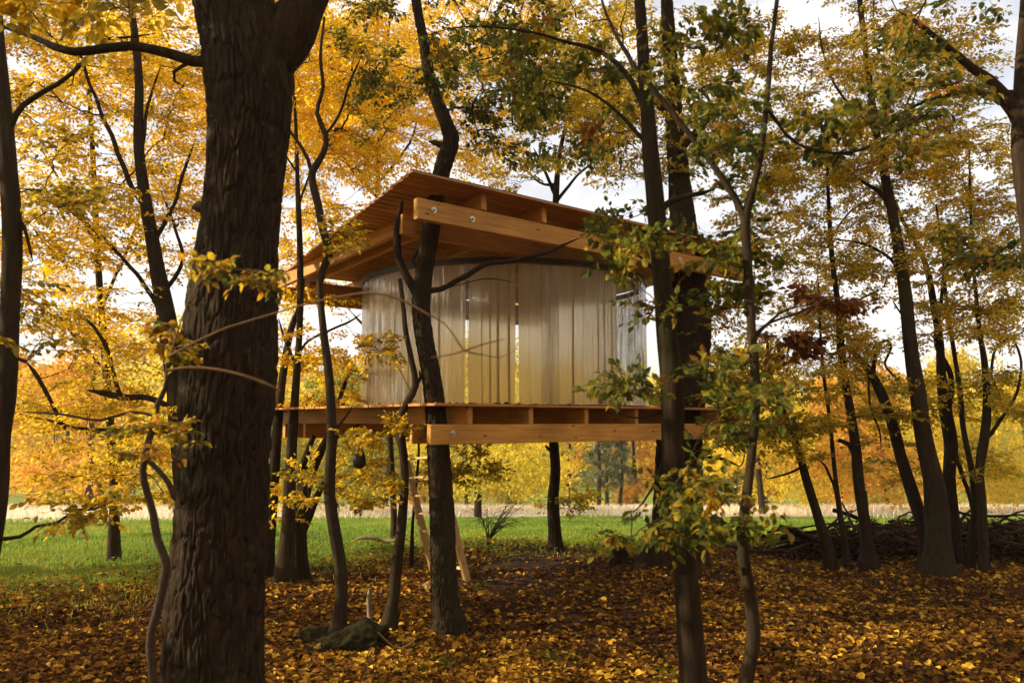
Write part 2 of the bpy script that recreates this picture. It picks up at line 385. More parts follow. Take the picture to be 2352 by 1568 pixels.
# ------------------------------------------------------------------ bark relief
def hash2(i, j, s):
    n = (i * 73856093 ^ j * 19349663 ^ s * 83492791) & 0x7fffffff
    n = (n ^ (n >> 13)) * 1274126177 & 0x7fffffff
    return ((n ^ (n >> 16)) & 0xffff) / 65535.0
def bark_relief(cell_w, cell_h, depth, seed):
    def f(th, s, R):
        circ = 2 * np.pi * np.median(R); nu = max(6, int(circ / cell_w))
        TH, S = np.meshgrid(th, s)
        u = TH / (2 * np.pi) * nu; v = S / cell_h
        u = u + .9 * (vnoise(np.cos(TH) * 3 + S * 2.0, np.sin(TH) * 3 + S * 1.3, seed) - .5) * 2 + .75 * (vnoise(TH * 9.55, S * 7, seed + 1) - .5) + .25 * (vnoise(TH * 22.3, S * 14, seed + 4) - .5)
        v = v + .6 * (vnoise(np.cos(TH) * 5 + 9, np.sin(TH) * 5 + S * 4, seed + 2) - .5)
        ui = np.floor(u).astype(np.int64); vi = np.floor(v).astype(np.int64)
        f1 = np.full(u.shape, 9.0); f2 = f1.copy()
        for a in (-1, 0, 1):
            for b in (-1, 0, 1):
                ci = ui + a; cj = vi + b; cw = ci % nu
                dx = ci + .15 + .7 * hash2(cw, cj, seed) - u; dy = cj + .1 + .8 * hash2(cw, cj, seed + 7) - v
                d = np.sqrt(dx * dx + dy * dy)
                f2 = np.where(d < f1, f1, np.minimum(f2, d)); f1 = np.minimum(f1, d)
        e = sstep(0.02, .24, f2 - f1) * (.86 + .14 * vnoise(u * 3.1, S * 30, seed + 13))
        crack = sstep(.0, .16, np.abs(vnoise(u * .9 + 40, S / cell_h * 1.6, seed + 11) - .5)); e = e * (.55 + .45 * crack)
        fine = vnoise(TH * nu * .6, S * 22, seed + 5)
        lump = (vnoise(np.cos(TH) * 1.6 + 5, np.sin(TH) * 1.6 + S * .9, seed + 9) - .5) * .11 * R[:, None]
        return (e - .7) * depth + (fine - .5) * depth * .5 + lump
    return f
def lumpy(seed, amt=.09):
    def f(th, s, R):
        TH, S = np.meshgrid(th, s)
        return R[:, None] * .10 * (vnoise(TH * 2.86 + np.sin(S * 1.3), S * 3.0, seed + 8) - .5) + R[:, None] * amt * ((vnoise(np.cos(TH) * 1.5 + 4, np.sin(TH) * 1.5 + S * 2.2, seed) - .5) * 2 + .5 * (np.sin(3 * TH + S * 1.1 + seed)) * vnoise(S * .7, S * 0, seed + 3)) + R[:, None] * .20 * np.exp(-S / .28) * np.cos(5 * TH + seed) * (R[:, None] > .05)
    return f

# ------------------------------------------------------------------ trees
def trace(pts, Y, lean=0.0, wf=1.0):
    """pixel polyline -> (n,4) xyz+radius, real place at depth Y"""
    o = []
    n = len(pts)
    for i, p in enumerate(pts):
        y = Y + (p[3] if len(p) > 3 else lean * i / max(1, n - 1))
        q = at(p[0], p[1], y); o.append((*q, p[2] * .5 * wf * y / F))
    return np.array(o)
def grow(name, label, Y, trunk, branches=(), blobs=(), mats=None, leafm=None, tone=(.5, .22), leaf=.07, size=.5,
         bark=None, seed=1, relief=None, sides=14, lod=LOD1, parts=0, rooted=True, group=None, twigmat=None, step=.10, tip=.004, cat='tree', flat=.75, rmax=.5, lean=0.0, keepp=.8, cov=2.6):
    wf = WF.get(seed, .8)
    rng = np.random.default_rng(seed)
    T = trace(trunk, Y, lean, wf)
    if rooted:
        base = T[0]; g = float(gz(base[0], base[1]))
        if base[2] > g + .05: T = np.vstack([[base[0] - (T[1][0] - base[0]) * .3, base[1], g - .15, base[3] * 1.25], T])
        else: T[0, 2] = min(T[0, 2], g - .12)
        origin = (T[0][0], T[0][1], g)
    else: origin = tuple(T[0][:3])
    root = empty(name, origin, label, cat, group)
    bark = bark or M_bark
    Ts = catmull(T, step)
    g_ = tube(Ts[:, :3], Ts[:, 3], sides, relief or lumpy(seed), front=.6 if relief else 0)
    mesh_np('trunk', [(V, Fc, 0, None) for V, Fc in g_], bark, root, smooth=True)
    nodesP = [Ts[:, :3]]; nodesR = [Ts[:, 3]]
    for b in branches:
        mt = bark
        if isinstance(b, dict): mt = b.get('mat', bark); yb = b.get('Y', Y); pts = b['p']
        else: yb = Y; pts = b
        Bt = trace(pts, yb, 0, wf)
        d = np.linalg.norm(nodesP[0] - Bt[0, :3], axis=1); k = int(d.argmin())
        if d[k] < .6 and not (isinstance(b, dict) and b.get('free')): Bt[0, :3] = nodesP[0][k]
        Bs = catmull(Bt, .07)
        if Bs[-1, 3] < .03: Bs[:, 3] *= np.clip(np.linspace(5, .3, len(Bs)), 0, 1)
        jit = rng.normal(0, 1, (len(Bs), 3)); jit = (jit + np.roll(jit, 1, 0) + np.roll(jit, -1, 0)) / 3
        Bs[1:, :3] += jit[1:] * np.minimum(Bs[1:, 3:4] * .35, .008)
        gb = tube(Bs[:, :3], Bs[:, 3], 9, lumpy(seed + 5, .1))
        mesh_np('branch', [(V, Fc, 0, None) for V, Fc in gb], mt, root, smooth=True)
        nodesP.append(Bs[:, :3]); nodesR.append(Bs[:, 3])
    if not blobs: return root
    # targets
    NP = np.concatenate(nodesP); NR = np.concatenate(nodesR)
    # keep only the trunk above a third of its height as a source
    tg = []
    for (px, py, rx, ry, yy, ryd, cover) in blobs:
        cover = cover * (1.0 if lod is LOD1 else COVF(px))
        area = math.pi * rx * ry * (yy / F) ** 2
        ns = cover * cov * area / (38 * keepp * leaf * leaf * .36)
        nt_ = max(3, int(ns / 6))
        k = 0
        while k < nt_:
            v = rng.uniform(-1, 1, 3)
            if (v * v).sum() > 1: continue
            yv = max(1.2, yy + v[1] * ryd)
            q = at(px + v[0] * rx, py + v[2] * ry, yy); q = CAM + (q - CAM) * (yv / yy)
            if q[2] < gz(q[0], q[1]) + .25: q[2] = gz(q[0], q[1]) + .25 + rng.random() * .4
            tg.append(q); k += 1
    tg = np.array(tg)
    dmin = np.array([np.linalg.norm(NP - t, axis=1).min() for t in tg])
    tg = tg[np.argsort(dmin)]
    cap = len(NP) + len(tg) * 7
    A = np.zeros((cap, 3)); A[:len(NP)] = NP; RR = np.zeros(cap); RR[:len(NP)] = NR; own = np.full(cap, -1); n = len(NP)
    paths = []; par = []
    K = 8
    for i, t in enumerate(tg):
        dv = t - A[:n]; d = np.linalg.norm(dv, axis=1)
        cost = d * (1 + .9 * np.clip(-dv[:, 2] / (d + 1e-6), 0, 1)) + np.where(d < .12, .5, 0) + .04 * np.maximum(0, .02 - RR[:n]) * 10
        j = int(cost.argmin()); p0 = A[j]; d = t - p0; ln = np.linalg.norm(d)
        mid = p0 + d * .5 + np.array([0, 0, .16 * ln * rng.uniform(-.3, 1)]) + rng.normal(0, .09, 3) * ln
        u = np.linspace(0, 1, K)[:, None]
        q = (1 - u) ** 2 * p0 + 2 * u * (1 - u) * mid + u * u * t
        q[1:-1] += rng.normal(0, .018, (K - 2, 3)) * min(ln, 1)
        paths.append(q); par.append(own[j])
        A[n:n + K - 1] = q[1:]; own[n:n + K - 1] = i; RR[n:n + K - 1] = .01; n += K - 1
    desc = np.zeros(len(tg))
    for i in range(len(tg) - 1, -1, -1):
        p = par[i]
        if p >= 0: desc[p] += 1 + desc[i]
    PA = np.array(paths)
    r0 = np.minimum(tip * (1.6 + desc) ** .5, rmax * .06)
    Rr = r0[:, None] * np.linspace(1.0, .42, K)[None]
    Rr = np.maximum(Rr, .0022)
    tv, tf = tubes_batch(PA, Rr, 5 if lod is LOD1 else 4)
    # sprays along the outer part of each path
    nsp = 6
    pi = np.repeat(np.arange(len(tg)), nsp); m = len(pi)
    u = rng.uniform(.3, 1, m); u[::nsp] = 1.0
    fi = u * (K - 1.001); ii = fi.astype(int); fr_ = (fi - ii)[:, None]
    O = PA[pi, ii] * (1 - fr_) + PA[pi, ii + 1] * fr_
    Dd = norm(PA[pi, ii + 1] - PA[pi, ii]); Dd[:, 2] *= .45
    yaw = rng.normal(0, .9, m); c, s = np.cos(yaw), np.sin(yaw)
    Dd = np.stack([Dd[:, 0] * c - Dd[:, 1] * s, Dd[:, 0] * s + Dd[:, 1] * c, Dd[:, 2] + rng.normal(.02, .14, m)], 1)
    fr, sid, st, sr = make_sprays(O, Dd, size * rng.uniform(.7, 1.25, m), leaf, rng, flat, keepp, 6 if lod is LOD1 else 1)
    sv, sf = tubes_batch(st, np.maximum(sr * size, .0012), 3)
    mesh_np('twigs', [(tv, tf, 0, None), (sv, sf, 0, None)], twigmat or M_twig, root, smooth=True)['kind'] = 'stuff'
    tn_s = rng.normal(tone[0], tone[1] * .7, m)
    tn = np.clip(tn_s[sid] + rng.normal(0, tone[1] * .8, len(sid)), 0, 1)
    lm = leafm or M_gold
    if parts:
        B = fr[0]; dvec = B - CAM; dep = dvec[:, 1] * CP + dvec[:, 2] * SP
        upc = -dvec[:, 1] * SP + dvec[:, 2] * CP
        X = 1176 + dvec[:, 0] / dep * F; Yp = 784 - upc / dep * F
        ok = (dep > .5) & (X > 20) & (X < 2330) & (Yp > 20) & (Yp < 1550)
        order = np.argsort(np.where(ok, dep / fr[3] + rng.random(len(B)) * 8, 1e9))[:parts]
        order = [k for k in order if ok[k]]
        for k in order:
            D = fr[1][k]; Nn = fr[2][k]; S = norm(np.cross(D, Nn)); Nn = np.cross(S, D); ln = fr[3][k]
            o = bpy.data.objects.new('leaf', leaf_mesh_for(lm, tn[k])); C.objects.link(o); o.parent = root
            p = B[k] - np.array(origin)
            o.matrix_basis = Matrix(((S[0] * ln, D[0] * ln, Nn[0] * ln, p[0]), (S[1] * ln, D[1] * ln, Nn[1] * ln, p[1]), (S[2] * ln, D[2] * ln, Nn[2] * ln, p[2]), (0, 0, 0, 1)))
        keep = np.ones(len(B), bool); keep[order] = False
        fr = [a[keep] for a in fr]; tn = tn[keep]
    V, Fc = leaf_geometry(fr, lod)
    cr_ = mesh_np('crown', [(V, Fc, 0, np.repeat(tn, len(lod[1])))], lm, root); cr_['kind'] = 'stuff'
    global NLEAF; NLEAF += len(tn)
    return root
NLEAF = 0
WF = {3: 1.0, 8: .77, 12: .72, 13: .76, 14: .85, 15: .88, 21: .86, 22: .92, 24: .8, 31: .68, 32: .75, 33: .75, 51: .90, 52: .86, 54: .9, 53: .8, 65: .70}
def COVF(px): return float(np.interp(px, [0, 700, 1400, 2400], [1.25, 1.4, 2.35, 3.0]))

# ------------------------------------------------------------------ ground
def build_ground():
    def axis(fine_lo, fine_hi, fine, lo, hi, k=1.13):
        a = list(np.arange(fine_lo, fine_hi, fine)); s = fine; x = fine_hi
        while x < hi: a.append(x); s *= k; x += s
        a.append(hi); s = fine; x = fine_lo - fine
        while x > lo: a.insert(0, x); s *= k; x -= s
        a.insert(0, lo); return np.array(a)
    xs = axis(-12, 12, .14, -900, 900); ys = axis(5, 20, .12, -60, 1400, 1.08)
    X, Y = np.meshgrid(xs, ys); Z = gz(X, Y)
    V = np.stack([X, Y, Z], -1).reshape(-1, 3); nx = len(xs)
    i = np.arange(len(ys) - 1)[:, None] * nx; j = np.arange(nx - 1)[None]
    Fc = np.stack([i + j, i + j + 1, i + j + 1 + nx, i + j + nx], -1).reshape(-1, 4)
    m, nt, N, L = mat('ground_soil')
    a = N('ShaderNodeAttribute', attribute_name='meadow'); dr = N('ShaderNodeAttribute', attribute_name='straw'); hl = N('ShaderNodeAttribute', attribute_name='hill')
    g = N('ShaderNodeNewGeometry')
    n_ = N('ShaderNodeTexNoise', {'Scale': 14.0, 'Detail': 8.0, 'Roughness': .75}); L(g.outputs['Position'], n_.inputs['Vector'])
    s1 = ramp(N, [(.3, (.018, .010, .006)), (.5, (.055, .026, .012)), (.72, (.15, .065, .022))]); L(n_.outputs['Fac'], s1.inputs[0])
    nb = N('ShaderNodeTexNoise', {'Scale': .8, 'Detail': 6.0, 'Roughness': .7}); L(g.outputs['Position'], nb.inputs['Vector'])
    gr = ramp(N, [(.3, (.07, .12, .014)), (.55, (.14, .21, .018)), (.75, (.22, .25, .03))]); L(nb.outputs['Fac'], gr.inputs[0])
    dd = ramp(N, [(.3, (.55, .46, .30)), (.7, (.72, .62, .46))]); L(nb.outputs['Fac'], dd.inputs[0])
    x1 = N('ShaderNodeMixRGB'); L(a.outputs['Fac'], x1.inputs[0]); L(s1.outputs[0], x1.inputs[1]); L(gr.outputs[0], x1.inputs[2])
    x2 = N('ShaderNodeMixRGB'); L(dr.outputs['Fac'], x2.inputs[0]); L(x1.outputs[0], x2.inputs[1]); L(dd.outputs[0], x2.inputs[2])
    x3 = N('ShaderNodeMixRGB', {2: (.22, .23, .04, 1)}); L(hl.outputs['Fac'], x3.inputs[0]); L(x2.outputs[0], x3.inputs[1])
    p = N('ShaderNodeBsdfPrincipled', {'Roughness': .95, 'Specular IOR Level': .1}); L(x3.outputs[0], p.inputs['Base Color'])
    b = N('ShaderNodeBump', {'Strength': .8, 'Distance': .03}); L(n_.outputs['Fac'], b.inputs['Height']); L(b.outputs[0], p.inputs['Normal'])
    o = N('ShaderNodeOutputMaterial'); L(p.outputs[0], o.inputs[0])
    ob = mesh_np('ground', [(V, Fc, 0, None)], m, smooth=True); tag(ob, 'leaf-covered wood floor running into a sloping green meadow', None, None, 'structure')
    x, y = V[:, 0], V[:, 1]; r = x / np.maximum(y, 1)
    me = sstep(-.9, 1.3, y - edge_y(r) + (vnoise(x * 1.3, y * 1.3, 8) - .5) * 1.6) * (y > 3)
    st = sstep(-3, 3, y - np.interp(r, [-.64, -.3, 0, .64], [30, 35, 40, 42]) + (vnoise(x * .2, y * .3, 9) - .5) * 8) * (1 - sstep(72, 80, y))
    hi = sstep(76, 86, y)
    for nm, v in (('meadow', me), ('straw', st), ('hill', hi)):
        at_ = ob.data.attributes.new(nm, 'FLOAT', 'POINT'); at_.data.foreach_set('value', v.astype(np.float32))
build_ground()

def build_litter():
    rng = np.random.default_rng(3)
    n = 215000
    y = 6.0 + (rng.random(n) ** 1.15) * 13; r = rng.uniform(-.78, .78, n); x = r * y
    e = edge_y(r); keep = (y < e + rng.exponential(.55, n) + .1)
    # trodden path under the treehouse is barer
    pth = np.exp(-((x - .2 - (y - 12) * .18) ** 2) / .9) * sstep(10.2, 11.4, y) * (1 - sstep(14.2, 15, y))
    keep &= rng.random(n) > pth * .85
    keep &= rng.random(n) < .55 + .6 * vnoise(x * 1.4, y * 1.4, 4)
    x, y = x[keep], y[keep]; n = len(x)
    z = gz(x, y) + rng.random(n) ** 2 * .035 + .004
    a = rng.uniform(0, 2 * np.pi, n); tilt = np.abs(rng.normal(0, .35, n))
    D = norm(np.stack([np.cos(a), np.sin(a), rng.normal(0, .22, n)], 1)); Nn = norm(np.stack([rng.normal(0, .38, n), rng.normal(0, .38, n), np.ones(n)], 1)); Nn = norm(Nn - (Nn * D).sum(1)[:, None] * D)
    tn = np.clip(rng.beta(2, 2.2, n) * .9 + (rng.random(n) < .06) * .4 + (vnoise(x * .8, y * .8, 6) - .5) * .4 + (vnoise(x * 2.6, y * 2.6, 16) - .5) * .3, 0, 1)
    lod = (LOD1[0] * np.array([1.25, 1, 1]) + np.array([0, 0, 1]) * (LOD1[0][:, 0:1] ** 2 * 1.2), LOD1[1])
    ln = .028 + .075 * rng.random(n) ** 2.2; big = ln > .052; tn = np.where(big, np.clip(tn + .12, 0, 1), tn * .86)
    fr = [np.stack([x, y, z], 1), D, Nn, ln]
    V, Fc = leaf_geometry([a_[big] for a_ in fr], lod); V2, F2 = leaf_geometry([a_[~big] for a_ in fr], LOD0)
    o = mesh_np('leaf_litter', [(V, Fc, 0, np.repeat(tn[big], 2)), (V2, F2, 0, np.repeat(tn[~big], 2))], M_litter)
    tag(o, 'fallen brown and golden leaves covering the wood floor', 'leaves', None, 'stuff')
build_litter()

def blades(name, label, n, yr, rr, cond, h, w, cols, seed, lean=.35, cat='grass'):
    rng = np.random.default_rng(seed)
    u = rng.random(n); y = yr[0] * (yr[1] / yr[0]) ** u; r = rng.uniform(rr[0], rr[1], n); x = r * y
    k = cond(x, y, r, rng); x, y = x[k], y[k]; n = len(x)
    z = gz(x, y) - .01; hh = rng.uniform(h[0], h[1], n); a = rng.uniform(0, 2 * np.pi, n)
    ww = w * (1 + y / 14)
    S = np.stack([np.cos(a), np.sin(a), np.zeros(n)], 1); B = np.stack([x, y, z], 1)
    ld = rng.normal(0, lean, (n, 2)); T = B + np.stack([ld[:, 0] * hh, ld[:, 1] * hh, hh], 1); M = B + np.stack([ld[:, 0] * hh * .3, ld[:, 1] * hh * .3, hh * .55], 1)
    V = np.stack([B - S * ww[:, None], B + S * ww[:, None], M + S * ww[:, None] * .7, M - S * ww[:, None] * .7, T], 1).reshape(-1, 3)
    i = np.arange(n)[:, None] * 5
    Q = (i + np.array([[0, 1, 2, 3]])); T3 = (i + np.array([[3, 2, 4]]))
    tn = np.clip(rng.normal(.5, .2, n) + (vnoise(x * .5, y * .5, seed) - .5) * .7 + (vnoise(x * .16, y * .11, seed + 1) - .4) * .8, 0, 1)
    o = mesh_np(name, [(V, Q, 0, tn), (V, T3, 0, tn)], leaf_mat(name, cols, .4, 1.2))
    tag(o, label, cat, None, 'stuff')
blades('meadow_grass', 'short green grass on the meadow beyond the trees', 95000, (9, 34), (-.8, .8),
       lambda x, y, r, g: y > edge_y(r) + g.normal(0, .8, len(y)), (.04, .13), .0045,
       [(0.0, (.09, .15, .015)), (.5, (.19, .29, .02)), (1.0, (.36, .36, .04))], 21)
blades('dry_grass', 'tall pale dry grass along the far side of the meadow', 60000, (27, 72), (-.8, .8),
       lambda x, y, r, g: y > np.interp(r, [-.64, -.3, 0, .64], [31, 36, 41, 43]) + g.normal(0, 1.8, len(y)) + (vnoise(x * .25, y * .0 + 3, 90) - .5) * 9, (.2, .5), .006,
       [(0.0, (.50, .38, .20)), (.5, (.74, .62, .44)), (1.0, (.84, .76, .60))], 22, .3)
def scattered():
    rng = np.random.default_rng(31); n = 9000
    y = 10 + rng.random(n) ** 1.4 * 9; r = rng.uniform(-.78, .5, n); x = r * y; e = edge_y(r); k = (y > e) & (rng.random(n) < np.exp(-(y - e) / 1.6)); x, y = x[k], y[k]; n = len(x)
    a = rng.uniform(0, 6.3, n); D = norm(np.stack([np.cos(a), np.sin(a), rng.normal(0, .2, n)], 1)); Nn = norm(np.stack([rng.normal(0, .3, n), rng.normal(0, .3, n), np.ones(n)], 1))
    V, Fc = leaf_geometry([np.stack([x, y, gz(x, y) + .06 + rng.random(n) * .05], 1), D, Nn, rng.uniform(.05, .1, n)], LOD1)
    o = mesh_np('fallen_leaves', [(V, Fc, 0, np.repeat(rng.uniform(.5, 1, n), 2))], M_litter)
    tag(o, 'yellow leaves scattered on the near edge of the green meadow', 'leaves', None, 'stuff')
scattered()

# ------------------------------------------------------------------ far woods
def far_crown(root, cx, cy, z0, h, w, n, q, m, seed, tonec=.5, shape='round'):
    rng = np.random.default_rng(seed)
    nb = 26
    cz = z0 + h * rng.uniform(.06, .95, nb); ff = np.sin(np.clip((cz - z0) / h + .12, .2, .97) * np.pi) ** .55 if shape == 'round' else 1.05 - (cz - z0) / h
    ang = rng.uniform(0, 6.3, nb); rad = w * .5 * ff * rng.uniform(.3, .95, nb)
    bc = np.stack([cx + np.cos(ang) * rad, cy + np.sin(ang) * rad, cz], 1); br = (w * .19 * rng.uniform(.6, 1.3, nb)) * (1 if shape == 'round' else .6)
    b = rng.integers(0, nb, n); d = norm(rng.normal(0, 1, (n, 3))); P = bc[b] + d * (br[b] * rng.random(n) ** .33)[:, None] * np.array([1, 1, .72])
    Dd = norm(rng.normal(0, 1, (n, 3))); Nn = norm(d + rng.normal(0, .5, (n, 3))); Nn = norm(Nn - (Nn * Dd).sum(1)[:, None] * Dd)
    V, Fc = leaf_geometry([P, Dd, Nn, q * rng.uniform(.6, 1.3, n)], LOD0)
    tn = np.clip(rng.normal(tonec, .16, n) + (rng.random(nb)[b] - .5) * .4, 0, 1)
    o = mesh_np('crown', [(V, Fc, 0, np.repeat(tn, 2))], m, root); o['kind'] = 'stuff'
def far_tree(name, label, group, x, y, h, w, m, seed, n=2600, q=.42, shape='round', tonec=.5, low=.12):
    z = float(gz(x, y)); r = empty(name, (x, y, z), label, 'tree', group)
    rr = random.Random(seed)
    pts = np.array([(x, y, z - .3, h * .022), (x + rr.uniform(-.3, .3), y, z + h * .4, h * .015), (x + rr.uniform(-.5, .5), y, z + h * .85, h * .005)])
    P = catmull(pts, 1.0); g = tube(P[:, :3], P[:, 3], 6)
    mesh_np('trunk', [(V, Fc, 0, None) for V, Fc in g], M_bark, r, smooth=True)
    far_crown(r, x, y, z + h * low, h * (1 - low), w, n, q, m, seed, tonec, shape)
rr = random.Random(5)
specs = [(M_farorange, 'orange-crowned tree in the row across the meadow', 'orange trees across the meadow'),
         (M_faryellow, 'yellow-crowned tree in the row across the meadow', 'yellow trees across the meadow'),
         (M_fargreen, 'yellow-green tree in the row across the meadow', 'yellow-green trees across the meadow')]
seq = [0, 1, 0, 0, 1, 2, 1, 1, 2, 1, 1, 2, 1, 1, 1, 1, 1, 0, 1, 2, 1, 1, 0, 1, 0, 1, 1, 0, 1]
PH = ['beside the left edge trunk', 'just right of the left edge trunk', 'left of the low sweeping branches', 'above the low sweeping branches', 'behind the crooked thin stem', 'hidden mostly by the left side of the massive oak', 'behind the massive oak', 'right beside the massive oak', 'behind the clump left of the ladder', 'behind the wavy slim trunk', 'behind the hanging bag', 'behind the ladder top', 'just right of the pierced trunk', 'over the bare bush', 'directly behind the slim meadow tree', 'right of the three spruces', 'behind the broad buttressed trunk', 'right of the broad buttressed trunk', 'behind the slender forked trunk', 'left end of the brush pile', 'behind the thin double stem', 'behind the stub-bearing trunk', 'behind the curved trunk', 'behind the thickest right-hand trunk', 'behind the two rightmost trunks', 'beyond the right frame edge trunks', 'past the right end of the brush pile', 'at the far right']
LC = ['orange', 'yellow', 'yellow-green']
ph_i = 0
for i, k in enumerate(seq):
    px = -150 + i * 95 + rr.uniform(-25, 25); y = rr.uniform(62, 72)
    x = (px - 1176) / F * y
    if 1340 < px < 1440 or px < -80 or px > 2440: continue
    lab = LC[k] + '-crowned tree across the meadow, ' + PH[min(ph_i, len(PH) - 1)]; ph_i += 1
    h = rr.uniform(9.5, 13)
    far_tree('broadleaf_tree', lab, specs[k][2], x, y, h, h * .62, specs[k][0], 100 + i, tonec=rr.uniform(.35, .65), low=-.03)
for i, px in enumerate((1372, 1392, 1418)):
    y = 57 + i * 2; far_tree('spruce_tree', ['grey-green spruce with a bare pale pole trunk, leftmost of three by the gap', 'darker spruce in the middle of the three by the gap', 'thin spruce closest to the sunny hillside gap'][i], 'spruces by the gap', (px - 1176) / F * y, y, 8.5 - i * .8, 3.0, M_spruce, 300 + i, 1800, .3, 'cone', low=.15)
# nearer trees whose low branches hang over the meadow
far_tree('maple_tree', 'wide golden tree on the meadow right behind the ladder', None, -1.5, 36, 8.2, 9, M_faryellow, 401, 9000, .20, low=.12)
far_tree('maple_tree', 'bright yellow tree beyond the meadow left of the big oak base', None, -18, 44, 11, 10, M_faryellow, 402, 8000, .26, low=.15)
far_tree('maple_tree', 'rusty orange tree beyond the brush pile', None, 19.5, 45, 8.0, 9.5, M_farorange, 403, 9000, .24, low=.05)
far_tree('maple_tree', 'lemon yellow tree beyond the meadow left of the rusty orange one', None, 13.2, 43, 9.0, 8, M_faryellow, 404, 9000, .24, tonec=.6, low=.06)
far_tree('maple_tree', 'green-yellow tree across the meadow under the deck corner', None, -8.5, 40, 7.5, 7, M_fargreen, 405, 7000, .22, low=.1)
far_tree('maple_tree', 'tall glowing orange tree on the skyline behind the leftmost branches', None, -29, 56, 13.5, 10, M_farorange, 406, 7000, .34, tonec=.7, low=.08)
far_tree('maple_tree', 'golden tree beyond the far right trunks', None, 27, 48, 9.5, 9, M_faryellow, 407, 8000, .26, low=.04)
def hill_woods():
    rng = np.random.default_rng(77); nc = 620
    y = rng.uniform(95, 300, nc); r = rng.uniform(-.85, .85, nc); x = r * y
    gap = (np.abs(r - .15) < .018) & (y < 150); x, y = x[~gap], y[~gap]; nc = len(x)
    z = gz(x, y); h = rng.uniform(8, 13, nc); per = 80
    d = norm(rng.normal(0, 1, (nc, per, 3))); P = np.stack([x, y, z + h * .5], 1)[:, None] + d * np.stack([h * .34, h * .34, h * .5], 1)[:, None] * rng.uniform(.75, 1.1, (nc, per, 1))
    P = P.reshape(-1, 3); n = len(P); D = norm(rng.normal(0, 1, (n, 3))); Nn = norm(d.reshape(-1, 3) + rng.normal(0, .4, (n, 3)))
    V, Fc = leaf_geometry([P, D, Nn, rng.uniform(1.4, 2.8, n)], LOD0)
    k = rng.choice(3, nc, p=[.25, .5, .25]); idx = np.repeat(k, per * 2); tn = np.repeat(rng.random(nc), per * 2)
    o = mesh_np('hill_woods', [(V, Fc, 0, tn)], [M_farorange, M_faryellow, M_fargreen]); o.data.polygons.foreach_set('material_index', idx.astype(np.int32))
    tag(o, 'distant autumn woods covering the hillside across the meadow', 'forest', None, 'stuff')
hill_woods()
def woods_and_shade_clumps():
    rng = np.random.default_rng(78); cs = []
    for k in range(120):
        a = math.radians(rng.uniform(200, 370)); R_ = rng.uniform(8, 26); cs.append((R_ * math.cos(a), R_ * math.sin(a) - 2, rng.uniform(3, 12), rng.uniform(1.6, 3.2)))
    for k in range(26): cs.append((rng.uniform(12, 24) , rng.uniform(0, 12), rng.uniform(2, 11), rng.uniform(1.6, 2.8)))
    for k in range(5): cs.append((rng.uniform(-24, -14), rng.uniform(-4, 4), rng.uniform(2.5, 9), rng.uniform(1.5, 2.5)))
    c = np.array(cs); per = 300; d = norm(rng.normal(0, 1, (len(c), per, 3))); P = c[:, None, :3] + d * c[:, None, 3:4] * rng.random((len(c), per, 1)) ** .4 * np.array([1.2, 1.2, .8])
    P = P.reshape(-1, 3); n = len(P); D = norm(rng.normal(0, 1, (n, 3))); Nn = norm(rng.normal(0, .6, (n, 3)) + np.array([0, 0, 1]))
    V, Fc = leaf_geometry([P, D, Nn, rng.uniform(.3, .65, n)], LOD0)
    # unseen leaf clumps added at left to shade the floor, gaps shaped for sun patches
    S_ = np.array(SUN); wins = [(9.05, 3.85, .9, .28), (8.5, 5.6, .5, .55), (11.1, 3.4, .6, .3), (12.0, 4.4, .6, .5), (7.3, 4.9, .45, .2), (10.0, 2.2, .5, .2)]
    cl = []
    for yy in np.arange(4.2, 13.2, .55):
        for zz in np.arange(.4, 9.5, .55):
            a_, b_ = yy + rng.normal(0, .15), zz + rng.normal(0, .15)
            if any(((a_ - w[0]) / (w[2] + .55)) ** 2 + ((b_ - w[1]) / (w[3] + .48)) ** 2 < 1 for w in wins): continue
            if rng.random() > (.45 if (b_ > 4.9 and a_ > 10) else .93): continue
            cl.append(np.array([-9, a_, b_]) + S_ * rng.uniform(-1.0, 3.0))
    cl = np.array(cl); q = cl[:, None] + rng.normal(0, .21, (len(cl), 34, 3)); q = q.reshape(-1, 3); k = len(q)
    D2 = norm(rng.normal(0, 1, (k, 3))); N2 = norm(rng.normal(0, 1, (k, 3)))
    V2_, F2_ = leaf_geometry([q, D2, N2, rng.uniform(.16, .34, k)], LOD0)
    tr = [(V2_, F2_, 0, np.repeat(rng.random(k), 2))]
    for yy in (5.5, 9.3, 12.6):
        g = tube(np.array([(-10, yy, -.3), (-9.8, yy, 3), (-10.2, yy, 9)]), np.array([.16, .12, .05]), 8, cap=False); tr += [(a, b, 1, None) for a, b in g]
    for x, y, z, r_ in cs[::3]:
        g = tube(np.array([(x, y, -.3), (x + .2, y, z * .5), (x, y, z)]), np.array([.2, .15, .08]), 7, cap=False); tr += [(a, b, 1, None) for a, b in g]
    o = mesh_np('woods_and_shade_clumps', [(V, Fc, 0, np.repeat(rng.random(n), 2))] + tr, [M_gold, M_bark])
    tag(o, 'autumn woods behind the viewer, with unseen leaf clumps added at left to shade the clearing', 'forest', None, 'stuff')
woods_and_shade_clumps()

